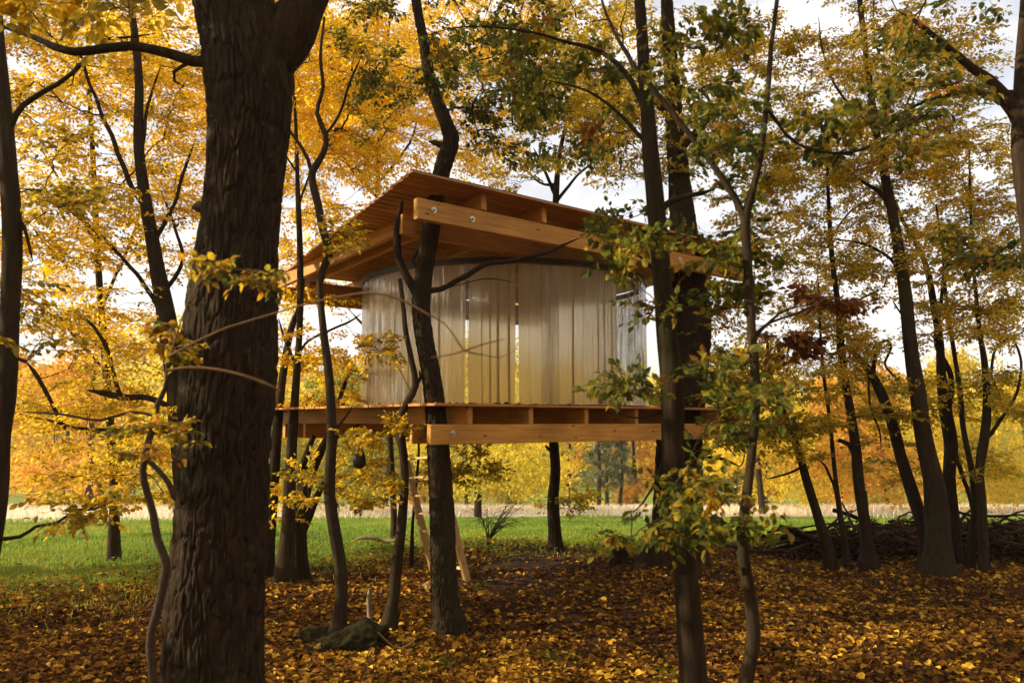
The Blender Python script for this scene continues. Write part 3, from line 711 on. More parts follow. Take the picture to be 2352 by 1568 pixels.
# ------------------------------------------------------------------ treehouse
Rv = np.array([.768, .640, 0]); Rv /= np.linalg.norm(Rv); Lv = np.array([-Rv[1], Rv[0], 0])
O0 = np.array([-.93, 8.8, 0])
def pos(t, s, z): return O0 + Rv * t + Lv * s + np.array([0, 0, z])
house = empty('treehouse', tuple(pos(2.9, 2.5, 0)), 'round curtained treehouse of orange timber held between living trees', 'treehouse')
HO = np.array(house.location)
ANG = math.atan2(Rv[1], Rv[0])
def bevel_box(lx, ly, lz, b=.006):
    """box centred on the origin, bevelled edges"""
    import bmesh
    bm = bmesh.new(); bmesh.ops.create_cube(bm, size=1); bmesh.ops.scale(bm, vec=(lx, ly, lz), verts=bm.verts)
    if b: bmesh.ops.bevel(bm, geom=list(bm.edges), offset=b, segments=1, affect='EDGES')
    me = bpy.data.meshes.new('box'); bm.to_mesh(me); bm.free(); return me
def member(name, p0, p1, w, h, m, parent=house, b=.006, label=None):
    """timber from p0 to p1 (centre line), width w horizontally, height h"""
    p0 = np.array(p0, float); p1 = np.array(p1, float); d = p1 - p0; ln = np.linalg.norm(d)
    me = bevel_box(ln, w, h, b); me.materials.append(m)
    o = bpy.data.objects.new(name, me); C.objects.link(o)
    x = Vector(d / ln); z = Vector((0, 0, 1)); y = z.cross(x).normalized(); z = x.cross(y)
    po = np.array(parent.location) if parent is house else np.zeros(3)
    o.parent = parent
    mid = (p0 + p1) / 2 - po
    o.matrix_basis = Matrix(((x[0], y[0], z[0], mid[0]), (x[1], y[1], z[1], mid[1]), (x[2], y[2], z[2], mid[2]), (0, 0, 0, 1)))
    if label: o['label'] = label
    return o
def bolt(beam, t, s_face, zc, bx):
    """washer + nut on the camera-facing side of a beam; local frame: x along, -y outward"""
    import bmesh
    bm = bmesh.new()
    for r, d, seg, off in ((.036, .006, 20, 0), (.019, .018, 6, .006), (.009, .034, 10, .012)):
        v = bmesh.ops.create_cone(bm, cap_ends=True, segments=seg, radius1=r, radius2=r, depth=d)['verts']
        bmesh.ops.translate(bm, verts=v, vec=(0, 0, off + d / 2))
    me = bpy.data.meshes.new('bolt'); bm.to_mesh(me); bm.free(); me.materials.append(M_steel)
    o = bpy.data.objects.new('bolt', me); C.objects.link(o); o.parent = beam
    o.rotation_euler = (math.pi / 2, 0, 0); o.location = (bx, -s_face, zc); return o
# heights
ZD = 2.50                                   # deck surface
zr = lambda s: 4.74 - .0628 * s             # underside of rafters / top of roof beams
def beam_t(px, z, s=0.0):                   # t where pixel column px meets the vertical plane at s
    r_ = (px - 1176) / F
    a = O0[0] + Lv[0] * s; b = O0[1] + Lv[1] * s
    # depth along optical axis = y*CP + (z-CAMZ)*SP
    return (r_ * (b * CP + (z - CAMZ) * SP) - a) / (Rv[0] - r_ * Rv[1] * CP)
# deck beams (front pair, back pair)
TR = 6.05
fb = member('deck_beam', pos(beam_t(980, 2.15), -.04, 2.16), pos(TR, -.04, 2.16), .08, .22, M_wood)
member('deck_beam', pos(beam_t(945, 2.15, .5), .50, 2.16), pos(TR, .50, 2.16), .08, .22, M_wood)
member('deck_beam', pos(.55, 4.15, 2.16), pos(TR, 4.15, 2.16), .08, .22, M_wood)
member('deck_beam', pos(.45, 4.65, 2.16), pos(TR, 4.65, 2.16), .08, .22, M_wood)
cx = (beam_t(980, 2.15) + TR) / 2
for px, z in ((1030, .01), (1612, .03), (1655, .01)): bolt(fb, 0, .04, z, beam_t(px, 2.15) - cx)
# joists
jt = [beam_t(p, 2.37) for p in (1073, 1213, 1340, 1455, 1552, 1642)] + [5.8]
for t in jt: member('deck_joist', pos(t, -.06, 2.371), pos(t, 4.85, 2.371), .07, .2, M_wood)
for k in range(len(jt) - 1):
    member('blocking', pos(jt[k] + .036, 1.1, 2.371), pos(jt[k + 1] - .036, 1.1, 2.371), .05, .198, M_plank, b=.004)
# deck planks, ends slightly uneven
tl = beam_t(998, 2.49, -.1)
s = -.12; k = 0
rp = random.Random(4)
while s < 5.0:
    w = .142
    member('deck_plank', pos(tl + rp.uniform(-.012, .012) - .012 * s, s + w / 2, 2.486), pos(TR + .1 + rp.uniform(-.01, .01), s + w / 2, 2.486), w - .006, .028, M_plank, b=.003); s += w
# roof beams
zb = lambda s: zr(s) - .1175
t0 = beam_t(950, 4.6)
rb = member('roof_beam', pos(t0, -.04, zb(0)), pos(6.1, -.04, zb(0)), .085, .235, M_wood)
cxr = (t0 + 6.1) / 2
for px, z in ((987, .01), (1075, -.005), (1551, .01), (1620, -.01)): bolt(rb, 0, .0425, z, beam_t(px, 4.6) - cxr)
member('roof_beam', pos(beam_t(920, 4.6, .55), .55, zb(.55)), pos(5.85, .55, zb(.55)), .085, .235, M_wood)
member('roof_beam', pos(.60, 4.25, zb(4.25)), pos(5.85, 4.25, zb(4.25)), .085, .235, M_wood)
member('roof_beam', pos(.42, 4.75, zb(4.75)), pos(5.85, 4.75, zb(4.75)), .085, .235, M_wood)
# rafters
rt = [.42] + [beam_t(p, 4.84) for p in (1100, 1238, 1370, 1478)] + [4.6, 5.3]
rt[0] = .42
for i, t in enumerate(rt):
    f0 = -.10 if i else .3
    member('rafter', pos(t, f0, zr(f0) + .098), pos(t, 5.0, zr(5.0) + .098), .075, .195, M_wood)
# roof planks on the tilted plane
zp = lambda s: zr(s) + .2
def on_roof(px, py, dz=0):
    d = ray(px, py); n = np.array([0, 0, 1]) + .0628 * Lv; p0 = pos(0, 0, zp(0) + dz)
    tt = ((p0 - CAM) @ n) / (d @ n); q = CAM + d * tt; return ((q - O0) @ Rv, (q - O0) @ Lv)
tA, sA = on_roof(948, 394); tB, sB = on_roof(653, 626); tC, sC = on_roof(1752, 594)
print('roof corners', (tA, sA), (tB, sB), (tC, sC))
s = sA; w = .138
while s < sB:
    u = (s - sA) / (sB - sA); ta = tA + (tB - tA) * u; u2 = (s + w - sA) / (sB - sA)
    tcut = tA + (tB - tA) * min(1, (u + u2) / 2)
    sm = s + w / 2
    member('roof_plank', pos(tcut + rp.uniform(-.01, .01), sm, zp(sm) + .013), pos(tC + rp.uniform(-.01, .01), sm, zp(sm) + .013), w - .004, .024, M_plank, b=.002); s += w
# roofing membrane on top of the planks
V = np.array([pos(tA + .01, sA + .02, zp(sA) + .030), pos(tC - .02, sA + .02, zp(sA) + .030), pos(tC - .02, sB, zp(sB) + .030), pos(tB + .02, sB, zp(sB) + .030)])
V2 = V + np.array([0, 0, .006])
mesh_np('roof_membrane', [(np.vstack([V, V2]), np.array([(3, 2, 1, 0), (4, 5, 6, 7), (0, 1, 5, 4), (1, 2, 6, 5), (2, 3, 7, 6), (3, 0, 4, 7)]), 0, None)], M_black, house)

# round room
CC = np.array([-.12, 12.70]); RF = 2.22; ZT = 4.44
def cyl(theta, r, z): return np.stack([CC[0] + r * np.cos(theta), CC[1] + r * np.sin(theta), z], -1)
def ring(name, r, z0, z1, w, m, th0=0, th1=2 * math.pi, n=120):
    th = np.linspace(th0, th1, n); prof = [(r - w / 2, z0), (r + w / 2, z0), (r + w / 2, z1), (r - w / 2, z1)]
    V = np.concatenate([cyl(th, a, np.full(n, b)) for a, b in prof]); Fc = []
    for k in range(4):
        a = k * n; b = ((k + 1) % 4) * n; i = np.arange(n - 1); Fc.append(np.stack([a + i, a + i + 1, b + i + 1, b + i], -1))
    return mesh_np(name, [(V, np.concatenate(Fc), 0, None)], m, house)
ring('top_rail', RF, ZT - .055, ZT + .02, .05, M_black)
ring('bottom_rail', RF, ZD + .001, ZD + .028, .045, M_black)
# clear film, slightly crinkled
def film_material():
    m, nt, N, L = mat('clear_film')
    g = N('ShaderNodeNewGeometry'); mp_ = N('ShaderNodeMapping', {'Scale': (14, 14, 1.3)}); L(g.outputs['Position'], mp_.inputs[0])
    n_ = N('ShaderNodeTexNoise', {'Scale': 1.5, 'Detail': 5.0, 'Roughness': .6, 'Distortion': .8}); L(mp_.outputs[0], n_.inputs['Vector'])
    b = N('ShaderNodeBump', {'Strength': 1.0, 'Distance': .045}); L(n_.outputs['Fac'], b.inputs['Height'])
    gl = N('ShaderNodeBsdfGlossy', {'Roughness': .07, 'Color': (1, 1, 1, 1)}); L(b.outputs[0], gl.inputs['Normal'])
    tr = N('ShaderNodeBsdfTransparent', {'Color': (.98, .98, .97, 1)})
    fz = N('ShaderNodeFresnel', {'IOR': 1.45}); L(b.outputs[0], fz.inputs['Normal'])
    mu = N('ShaderNodeMath', {1: 1.6}, operation='MULTIPLY', use_clamp=True); L(fz.outputs[0], mu.inputs[0])
    x = N('ShaderNodeMixShader'); L(mu.outputs[0], x.inputs[0]); L(tr.outputs[0], x.inputs[1]); L(gl.outputs[0], x.inputs[2])
    o = N('ShaderNodeOutputMaterial'); L(x.outputs[0], o.inputs[0]); return m
M_film = film_material()
def sheet(name, r, th0, th1, nt_, nz, disp, m, label=None):
    th = np.linspace(th0, th1, nt_); z = np.linspace(ZD + .03, ZT - .05, nz)
    TH, Z = np.meshgrid(th, z); V = cyl(TH, r + disp(TH, Z), Z).reshape(-1, 3)
    i = np.arange(nz - 1)[:, None] * nt_; j = np.arange(nt_ - 1)[None]
    Fc = np.stack([i + j, i + j + 1, i + j + 1 + nt_, i + j + nt_], -1).reshape(-1, 4)
    o = mesh_np(name, [(V, Fc, 0, None)], m, house, smooth=True)
    if label: o['label'] = label
    return o
crink = lambda TH, Z: .012 * (vnoise(TH * 9, Z * 1.2, 61) - .5) + .006 * np.sin(TH * 60 + Z) * vnoise(TH * 3, Z * 2, 62)
for a in range(5):
    th0 = math.radians(-200 + a * 72); sheet('clear_wall_sheet', RF, th0, th0 + math.radians(71.9), 150, 30, crink, M_film)
def curtain_material():
    m, nt, N, L = mat('sheer_curtain')
    g = N('ShaderNodeNewGeometry'); n_ = N('ShaderNodeTexNoise', {'Scale': 2.0, 'Detail': 3.0}); L(g.outputs['Position'], n_.inputs['Vector'])
    r = ramp(N, [(.3, (.96, .79, .50)), (.7, (.98, .86, .62))]); L(n_.outputs['Fac'], r.inputs[0])
    wv = N('ShaderNodeTexNoise', {'Scale': 260.0, 'Detail': 1.0}); L(g.outputs['Position'], wv.inputs['Vector'])
    d = N('ShaderNodeBsdfDiffuse'); t = N('ShaderNodeBsdfTranslucent'); L(r.outputs[0], d.inputs[0]); L(r.outputs[0], t.inputs[0])
    b = N('ShaderNodeBump', {'Strength': .15, 'Distance': .002}); L(wv.outputs['Fac'], b.inputs['Height']); L(b.outputs[0], d.inputs['Normal'])
    x = N('ShaderNodeMixShader', {0: .82}); L(d.outputs[0], x.inputs[1]); L(t.outputs[0], x.inputs[2])
    # the weave scatters what is behind it forward
    rf = N('ShaderNodeBsdfRefraction', {'Roughness': .9, 'IOR': 1.05}); L(r.outputs[0], rf.inputs['Color'])
    y_ = N('ShaderNodeMixShader', {0: .45}); L(x.outputs[0], y_.inputs[1]); L(rf.outputs[0], y_.inputs[2])
    tr = N('ShaderNodeBsdfTransparent', {'Color': (.97, .93, .85, 1)}); z_ = N('ShaderNodeMixShader', {0: .06}); L(y_.outputs[0], z_.inputs[1]); L(tr.outputs[0], z_.inputs[2])
    o = N('ShaderNodeOutputMaterial'); L(z_.outputs[0], o.inputs[0]); return m
M_curtain = curtain_material()
def theta_px(px, r):      # front-side angle of the circle seen at pixel column px (mid height)
    best = None
    for k in range(-1800, 1):
        th = math.radians(k / 10); x = CC[0] + r * math.cos(th); y = CC[1] + r * math.sin(th)
        if k < -1800 or y > CC[1] - CC[1] * 0 + .0: pass
        e = abs(x / y * F / (CP) - (px - 1176)) 
        if best is None or e < best[0]: best = (e, th)
    return best[1]
rc = 2.11
def pleats(seed, th0, th1):
    g = np.random.default_rng(seed); ph = g.uniform(0, 6.3, 6)
    def f(TH, Z):
        w = TH * 52 + 1.6 * np.sin(TH * 7 + ph[0]) + .9 * np.sin(TH * 17 + ph[1])
        amp = .022 + .030 * vnoise(TH * 6, TH * 0, seed)
        k = 1 + .25 * (ZT - Z)
        return amp * k * (np.sin(w) + .45 * np.sin(2.1 * w + ph[2] + .3 * Z)) + .015 * (vnoise(TH * 5, Z * .8, seed + 1) - .5)
    return f
cuts = [(math.radians(-205), theta_px(1069, rc)), (theta_px(1075, rc), theta_px(1184, rc)), (theta_px(1192, rc), theta_px(1418, rc))]
for i, (a, b) in enumerate(cuts):
    # the curtain edges part towards the floor
    th = np.linspace(0, 1, int((b - a) * 800)); z = np.linspace(ZD + .035, ZT - .05, 14); Ug, Z = np.meshgrid(th, z)
    fl = np.clip((3.6 - Z) / 1.1, 0, 1) * .004
    A_ = a + (fl if i else 0); B_ = b - (fl if i < 2 else 0)
    TH = A_ + (B_ - A_) * Ug
    kf = 84.0; ph = kf * TH + 2.4 * np.sin(TH * 5 + i) + 1.5 * np.sin(TH * 13 + 2 * i) + .8 * np.sin(TH * 31 + i)
    fold = (.7 + 1.5 * vnoise(TH * 9, TH * 0, 70 + i)) * np.clip(np.minimum(Ug, 1 - Ug) * 12, 0, 1)
    TH2 = TH + fold / kf * np.sin(ph + .25 * np.sin(Z * 1.7 + TH * 3))
    V = cyl(TH2, rc + .022 * np.cos(ph) * (.8 + .2 * (ZT - Z)) + .02 * (vnoise(TH * 5, Z * .7, 41 + i) - .5), Z).reshape(-1, 3); nt_ = len(th)
    ii = np.arange(len(z) - 1)[:, None] * nt_; jj = np.arange(nt_ - 1)[None]
    mesh_np('curtain', [(V, np.stack([ii + jj, ii + jj + 1, ii + jj + 1 + nt_, ii + jj + nt_], -1).reshape(-1, 4), 0, None)], M_curtain, house, smooth=True)
def deck_leaves():
    rng = np.random.default_rng(12); n = 420
    t = rng.uniform(-.1, TR, n); s_ = np.where(rng.random(n) < .7, rng.uniform(-.1, .35, n), rng.uniform(-.1, 4.8, n))
    P = O0[None] + Rv[None] * t[:, None] + Lv[None] * s_[:, None]; P[:, 2] = 2.502 + rng.random(n) * .012
    r_ = np.hypot(P[:, 0] - CC[0], P[:, 1] - CC[1]); P = P[r_ > RF + .06]; n = len(P)
    a = rng.uniform(0, 6.3, n); D = norm(np.stack([np.cos(a), np.sin(a), rng.normal(0, .12, n)], 1)); Nn = norm(np.stack([rng.normal(0, .25, n), rng.normal(0, .25, n), np.ones(n)], 1))
    V, Fc = leaf_geometry([P, D, Nn, rng.uniform(.04, .085, n)], LOD1)
    tag(mesh_np('deck_leaves', [(V, Fc, 0, np.repeat(rng.random(n), 2))], M_litter), 'fallen leaves lying along the front edge of the deck', 'leaves', None, 'stuff')
deck_leaves()
# ladder
M_ladder = wood_mat('pale_ladder_wood', (.60, .36, .13), (.74, .50, .22))
def build_ladder():
    tp = pos(.30, .35, 2.24); 
    b1 = ground_hit(1000, 1328); b2 = ground_hit(1074, 1338)
    top1 = at(938, 1085, b1[1] - .75) ; 
    dirv = top1 - b1; up = dirv / np.linalg.norm(dirv)
    a1 = b1 - up * .05; a2 = b2 - up * .05
    ln = (2.34 - b1[2]) / up[2]
    e = empty('ladder', tuple((b1 + b2) / 2), 'pale wooden ladder leaning up to the deck behind the trunk that pierces it', 'ladder')
    eo = np.array(e.location)
    def mem(nm, p, q, w, h):
        o = member(nm, p - eo, q - eo, w, h, M_ladder, parent=e, b=.003); return o
    sd = (a2 - a1); sdn = sd / np.linalg.norm(sd)
    for a in (a1, a2):
        me = mem('rail', a, a + up * ln, .045, .14)
    for k in range(1, 9):
        p = a1 + up * ln * k / 9; mem('rung', p + sdn * .02, p + (a2 - a1) - sdn * .02, .09, .03)
build_ladder()
# ------------------------------------------------------------------ trees standing in and around the treehouse
A_ = grow('oak_tree', 'massive furrowed oak trunk standing close on the left, forked at its top', 4.9,
     [(487, 1700, 262), (487, 1568, 226), (492, 1400, 214), (508, 1200, 202), (517, 1000, 200), (528, 850, 208), (535, 700, 196), (548, 560, 178), (562, 420, 176), (572, 280, 190), (570, 170, 205), (555, 80, 196), (535, 0, 186), (510, -120, 168)],
     branches=[[(510, -110, 164), (490, -250, 156), (470, -400, 150), (450, -700, 120)],[(640, 170, 120), (662, 90, 110), (695, 20, 96), (735, -70, 88), (790, -250, 80), (850, -500, 60)],
               [(500, 165, 34), (440, 140, 26), (380, 122, 24), (300, 108, 22), (235, 112, 22), (170, 122, 20), (110, 100, 16), (50, 75, 12), (-60, 40, 10)],
               [(600, 60, 40), (640, 20, 30), (668, -20, 24), (700, -80, 20)],
               {'p': [(455, 480, 30), (452, 474, 26), (449, 470, 18)]},
               [(370, 125, 10), (400, 165, 8), (425, 200, 7)]],
     blobs=[(100, -350, 900, 260, 5.5, 1.6, .50), (1000, -450, 900, 260, 5.5, 1.6, .35), (150, 20, 260, 110, 5.2, .9, .35), (-500, 100, 420, 500, 6.0, 1.5, .06)],
     leafm=M_gold, tone=(.38, .2), leaf=.085, size=.6, bark=M_oak, seed=3, relief=bark_relief(.036, .23, .020, 5), sides=210, step=.0115, parts=120, twigmat=M_twig, rmax=.5, cov=1.8)

grow('hornbeam_tree', 'oak-ivy hung trunk growing up through the deck and the roof', 9.25,
     [(1030, 1425, 100), (1024, 1395, 84), (1019, 1320, 76), (1016, 1200, 74), (1010, 1080, 68), (1004, 1000, 64), (999, 930, 60), (990, 860, 56), (975, 780, 54), (967, 710, 54), (972, 640, 52), (985, 560, 52), (994, 500, 52), (1006, 430, 50), (1022, 370, 52), (1036, 325, 50), (1028, 290, 42), (1008, 240, 38), (993, 200, 36), (982, 150, 34), (972, 90, 30), (955, 0, 28), (940, -120, 26), (930, -350, 18)],
     branches=[[(985, 672, 22), (1010, 664, 18), (1040, 650, 17), (1075, 632, 17), (1110, 610, 16), (1150, 602, 14), (1200, 592, 14), (1250, 580, 12), (1300, 560, 10), (1335, 545, 8)],
               [(962, 690, 34), (945, 655, 28), (925, 620, 24), (914, 580, 22), (912, 540, 22), (918, 490, 20), (925, 460, 14)],
               [(930, 625, 16), (948, 600, 12), (962, 575, 9), (970, 555, 6)],
               [(1040, 335, 26), (1010, 330, 20), (985, 325, 14)],
               [(1000, 672, 9), (1050, 655, 3), (1120, 640, 3), (1190, 650, 2)]],
     blobs=[(1050, 110, 300, 160, 9.2, .8, .75), (1000, -150, 300, 200, 9.2, 1.2, .6), (1200, 250, 170, 110, 9.4, .7, .5)],
     leafm=M_olive, tone=(.35, .2), leaf=.062, size=.42, seed=8, relief=bark_relief(.036, .13, .016, 9), sides=110, step=.018, parts=150, rmax=.4, rooted=True)

grow('sapling', 'wavy slim trunk left of the deck with a swollen elbow beside the roof corner', 8.8,
     [(775, 1450, 62), (782, 1400, 42), (783, 1310, 38), (768, 1220, 40), (757, 1130, 36), (762, 1000, 32), (757, 880, 28), (743, 760, 24), (735, 650, 22), (750, 600, 26), (757, 572, 30), (742, 530, 28), (730, 470, 26), (716, 410, 26), (722, 385, 24), (743, 350, 20), (748, 310, 18), (728, 260, 14), (742, 200, 12), (736, 130, 10), (745, 40, 8)],
     branches=[[(722, 395, 16), (700, 350, 12), (665, 300, 10), (640, 250, 8)], [(748, 320, 10), (780, 260, 9), (800, 200, 8), (830, 130, 6)],
               [(766, 1000, 10), (790, 960, 8), (812, 930, 6)]],
     blobs=[(760, 250, 130, 190, 8.8, .6, .5), (800, 540, 70, 40, 8.5, .3, .5), (740, 1100, 70, 80, 8.6, .5, .15), (790, 1010, 60, 40, 8.7, .4, .2)],
     leafm=M_gold, tone=(.28, .22), leaf=.06, size=.32, seed=12, bark=M_smooth, parts=120, cov=1.0, keepp=.6)

grow('sapling', 'thin kinked trunk rising just left of the trunk through the deck', 9.2,
     [(893, 1425, 50), (902, 1380, 34), (912, 1290, 32), (922, 1200, 28), (930, 1100, 24), (922, 1010, 26), (917, 970, 24), (935, 925, 22), (955, 885, 22), (946, 830, 18), (932, 760, 16), (926, 700, 14), (918, 640, 12)],
     branches=[[(958, 880, 12), (965, 865, 10), (962, 850, 6)], [(925, 900, 3), (890, 800, 2), (845, 765, 2)]],
     blobs=[(880, 790, 45, 40, 9.0, .2, .12), (880, 985, 80, 30, 8.9, .35, .2), (870, 1120, 80, 60, 9.2, .5, .2)],
     leafm=M_gold, tone=(.25, .22), leaf=.055, size=.26, seed=13, bark=M_smooth, parts=60, cov=1.0, keepp=.6)

grow('spindly_tree', 'slim straight tree seen under the middle of the deck at the meadow edge', 15.0,
     [(1276, 1256, 50), (1274, 1225, 36), (1270, 1150, 30), (1276, 1080, 28), (1272, 1020, 26), (1262, 900, 24), (1268, 700, 22), (1275, 480, 18), (1290, 330, 12), (1330, 200, 8)],
     branches=[[(1280, 450, 12), (1250, 390, 8), (1225, 340, 6)], [(1285, 430, 10), (1240, 420, 6), (1190, 370, 5)], [(1278, 470, 10), (1330, 400, 7), (1400, 340, 5)], [(1263, 1035, 10), (1258, 1030, 8), (1252, 1022, 6)]],
     blobs=[(1250, 330, 210, 120, 15, 1.4, .42), (1330, 120, 230, 170, 15, 1.6, .5), (1300, 1160, 40, 60, 15, .3, .25)],
     leafm=M_ygreen, tone=(.5, .2), leaf=.09, size=.55, seed=14, lod=LOD0)

grow('oak_tree', 'broad buttressed dark trunk at the right end of the deck beams', 12.55,
     [(1550, 1305, 230), (1553, 1275, 175), (1556, 1220, 138), (1558, 1120, 122), (1562, 1000, 114), (1572, 880, 116), (1580, 760, 118), (1578, 660, 104), (1572, 560, 78), (1562, 440, 60), (1552, 320, 50), (1543, 180, 42), (1535, 60, 34), (1528, -80, 28), (1520, -300, 20)],
     branches=[[(1600, 760, 30), (1630, 720, 22), (1690, 700, 14), (1750, 720, 10)], [(1590, 600, 26), (1650, 560, 18), (1740, 540, 12)], [(1560, 350, 26), (1620, 280, 18), (1680, 190, 12)], [(1545, 280, 22), (1480, 200, 16), (1430, 100, 10)], [(1600, 1070, 14), (1640, 1050, 9), (1700, 1070, 6)]],
     blobs=[(1450, 220, 260, 220, 12.6, 1.2, .5), (1720, 250, 200, 220, 12.8, 1.2, .5), (1700, 600, 130, 110, 12.4, .8, .4), (1700, 980, 110, 120, 12.6, .8, .45), (1500, -200, 600, 180, 12.5, 2, .5), (1680, 800, 100, 90, 12.6, .8, .3)],
     leafm=M_ygreen, tone=(.42, .22), leaf=.07, size=.5, seed=15, relief=bark_relief(.05, .2, .025, 15), sides=80, step=.04, lod=LOD0)

# ---- left side
grow('beech_tree', 'dark trunk cut by the left frame edge with a branch sweeping up from it', 6.2,
     [(-40, 1330, 70), (-12, 1150, 60), (0, 1000, 54), (14, 900, 50), (22, 750, 48), (27, 600, 50), (25, 480, 48), (18, 380, 44), (8, 250, 40), (-2, 120, 34), (-10, 0, 30), (-25, -200, 26), (-30, -500, 18)],
     branches=[[(12, 310, 22), (35, 265, 17), (80, 225, 15), (130, 195, 14), (175, 160, 12), (215, 115, 11), (240, 92, 9), (300, 85, 7), (370, 75, 5)],
               [(25, 480, 14), (55, 520, 10), (75, 600, 7)], [(10, 1240, 12), (45, 1232, 10), (85, 1208, 9), (130, 1200, 8), (175, 1172, 7), (215, 1170, 6), (262, 1150, 4)]],
     blobs=[(120, 380, 190, 160, 6.3, .7, .42), (60, 700, 110, 160, 6.2, .6, .28), (190, 1165, 80, 25, 6.1, .3, .12), (-450, 300, 330, 500, 7.5, 1.5, .08), (-700, -200, 500, 400, 8.0, 2.0, .2)],
     leafm=M_gold, tone=(.22, .25), leaf=.062, size=.45, seed=21, bark=M_smooth, parts=120)

grow('maple_tree', 'mid-sized dark trunk just left of the massive oak, many rising limbs', 9.8,
     [(432, 1330, 70), (428, 1200, 52), (418, 1080, 46), (410, 980, 46), (402, 880, 46), (392, 790, 46), (376, 700, 42), (360, 610, 36), (345, 520, 32), (330, 430, 30), (320, 350, 26), (318, 270, 24), (320, 200, 20), (312, 100, 18), (300, 0, 16), (290, -150, 12)],
     branches=[[(340, 500, 14), (300, 420, 12), (265, 340, 12), (235, 260, 10), (205, 190, 8), (180, 100, 6)], [(352, 560, 12), (400, 470, 9), (420, 400, 8), (445, 330, 6)],
               [(385, 740, 14), (330, 650, 10), (250, 560, 9), (180, 500, 7), (110, 440, 5)], [(395, 820, 14), (430, 740, 10), (440, 650, 8)],
               [(300, 400, 10), (330, 330, 9), (340, 240, 7), (370, 150, 5)],
               [(372, 680, 12), (420, 600, 9), (400, 520, 7), (370, 440, 6)],
               [(405, 930, 16), (340, 915, 14), (280, 912, 16), (235, 902, 16), (200, 896, 12)],
               [(280, 912, 12), (262, 860, 10), (245, 800, 9), (215, 750, 8), (170, 715, 6)],
               [(408, 1000, 14), (330, 990, 10), (250, 985, 9), (170, 980, 8), (90, 960, 6), (20, 945, 5)],
               [(150, 985, 8), (90, 870, 10), (60, 830, 8)]],
     blobs=[(130, 150, 220, 200, 10.5, 1.5, .75), (400, 250, 150, 220, 10.5, 1.4, .7), (220, 500, 240, 170, 10.0, 1.2, .6), (130, 760, 220, 120, 9.8, 1.0, .45), (220, 960, 230, 90, 9.8, 1.0, .55), (120, 1080, 180, 50, 9.6, .8, .45), (350, -250, 600, 230, 10.5, 2.0, .5), (340, 1090, 70, 70, 9.5, .5, .4), (-420, 500, 300, 500, 10, 2, .2)],
     leafm=M_gold, tone=(.45, .25), leaf=.06, size=.5, seed=22, sides=16, lod=LOD0)

grow('maple_tree', 'golden tree further off behind the dark left trunks', 14.0,
     [(262, 1240, 34), (262, 1130, 24), (255, 1000, 22), (240, 800, 20), (225, 600, 18), (215, 400, 15), (205, 200, 12), (200, 0, 9)],
     branches=[[(235, 700, 10), (290, 580, 8), (330, 470, 6)], [(225, 560, 9), (150, 440, 7), (90, 330, 5)], [(245, 850, 9), (160, 760, 7), (90, 700, 5)]],
     blobs=[(300, 120, 260, 170, 14, 1.8, .9), (60, 350, 190, 200, 14, 1.6, .7), (400, 450, 120, 200, 14, 1.5, .8), (120, 620, 210, 130, 14, 1.4, .55), (330, 780, 140, 90, 14, 1.2, .5), (90, 900, 150, 60, 13.5, 1.0, .6), (300, 1040, 150, 60, 13.5, 1.0, .6)],
     leafm=M_gold, tone=(.6, .22), leaf=.08, size=.6, seed=23, lod=LOD0, bark=M_smooth)

grow('sapling', 'crooked thin stem beside the massive oak, bending at every knot', 4.4,
     [(350, 1700, 26), (352, 1568, 24), (345, 1500, 22), (347, 1450, 22), (362, 1400, 22), (377, 1330, 24), (381, 1290, 24), (362, 1240, 22), (352, 1180, 22), (338, 1130, 20), (328, 1080, 20), (340, 1020, 20), (352, 980, 18), (362, 930, 16), (380, 890, 14), (385, 850, 12), (383, 800, 10)],
     branches=[{'p': [(385, 850, 9), (430, 845, 10), (500, 850, 10), (560, 862, 10), (610, 880, 10), (645, 898, 10)], 'mat': M_tan, 'Y': 3.6},
               {'p': [(385, 820, 8), (440, 790, 7), (520, 752, 5), (600, 728, 5), (680, 705, 5), (740, 690, 5), (800, 678, 6), (850, 672, 7), (900, 680, 7), (945, 700, 7), (985, 722, 6), (1020, 742, 5), (1045, 775, 5), (1066, 805, 6), (1110, 815, 4), (1150, 820, 4), (1190, 800, 3)], 'mat': M_tan, 'Y': 3.0},
               {'p': [(1066, 805, 6), (1110, 790, 5), (1160, 778, 4)], 'mat': M_tan, 'Y': 3.0, 'free': 1}, {'p': [(1066, 805, 5), (1030, 815, 4), (985, 822, 3)], 'mat': M_tan, 'Y': 3.0, 'free': 1},
               [(345, 1060, 16), (375, 1090, 14), (395, 1130, 18), (402, 1150, 16)], [(360, 960, 10), (300, 945, 8), (230, 965, 8), (140, 950, 7), (50, 945, 6)],
               [(355, 985, 10), (420, 1000, 8)], {'p': [(390, 820, 6), (430, 700, 4), (480, 625, 4), (560, 620, 4), (610, 622, 3)], 'mat': M_tan, 'Y': 3.5}],
     blobs=[(400, 790, 50, 60, 3.8, .3, .15), (545, 630, 75, 20, 3.5, .12, .05), (330, 1020, 90, 60, 4.2, .3, .25)],
     leafm=M_olive, tone=(.7, .25), leaf=.045, size=.18, seed=24, bark=M_twig, twigmat=M_tan, parts=300, tip=.002, keepp=.45, cov=.7)

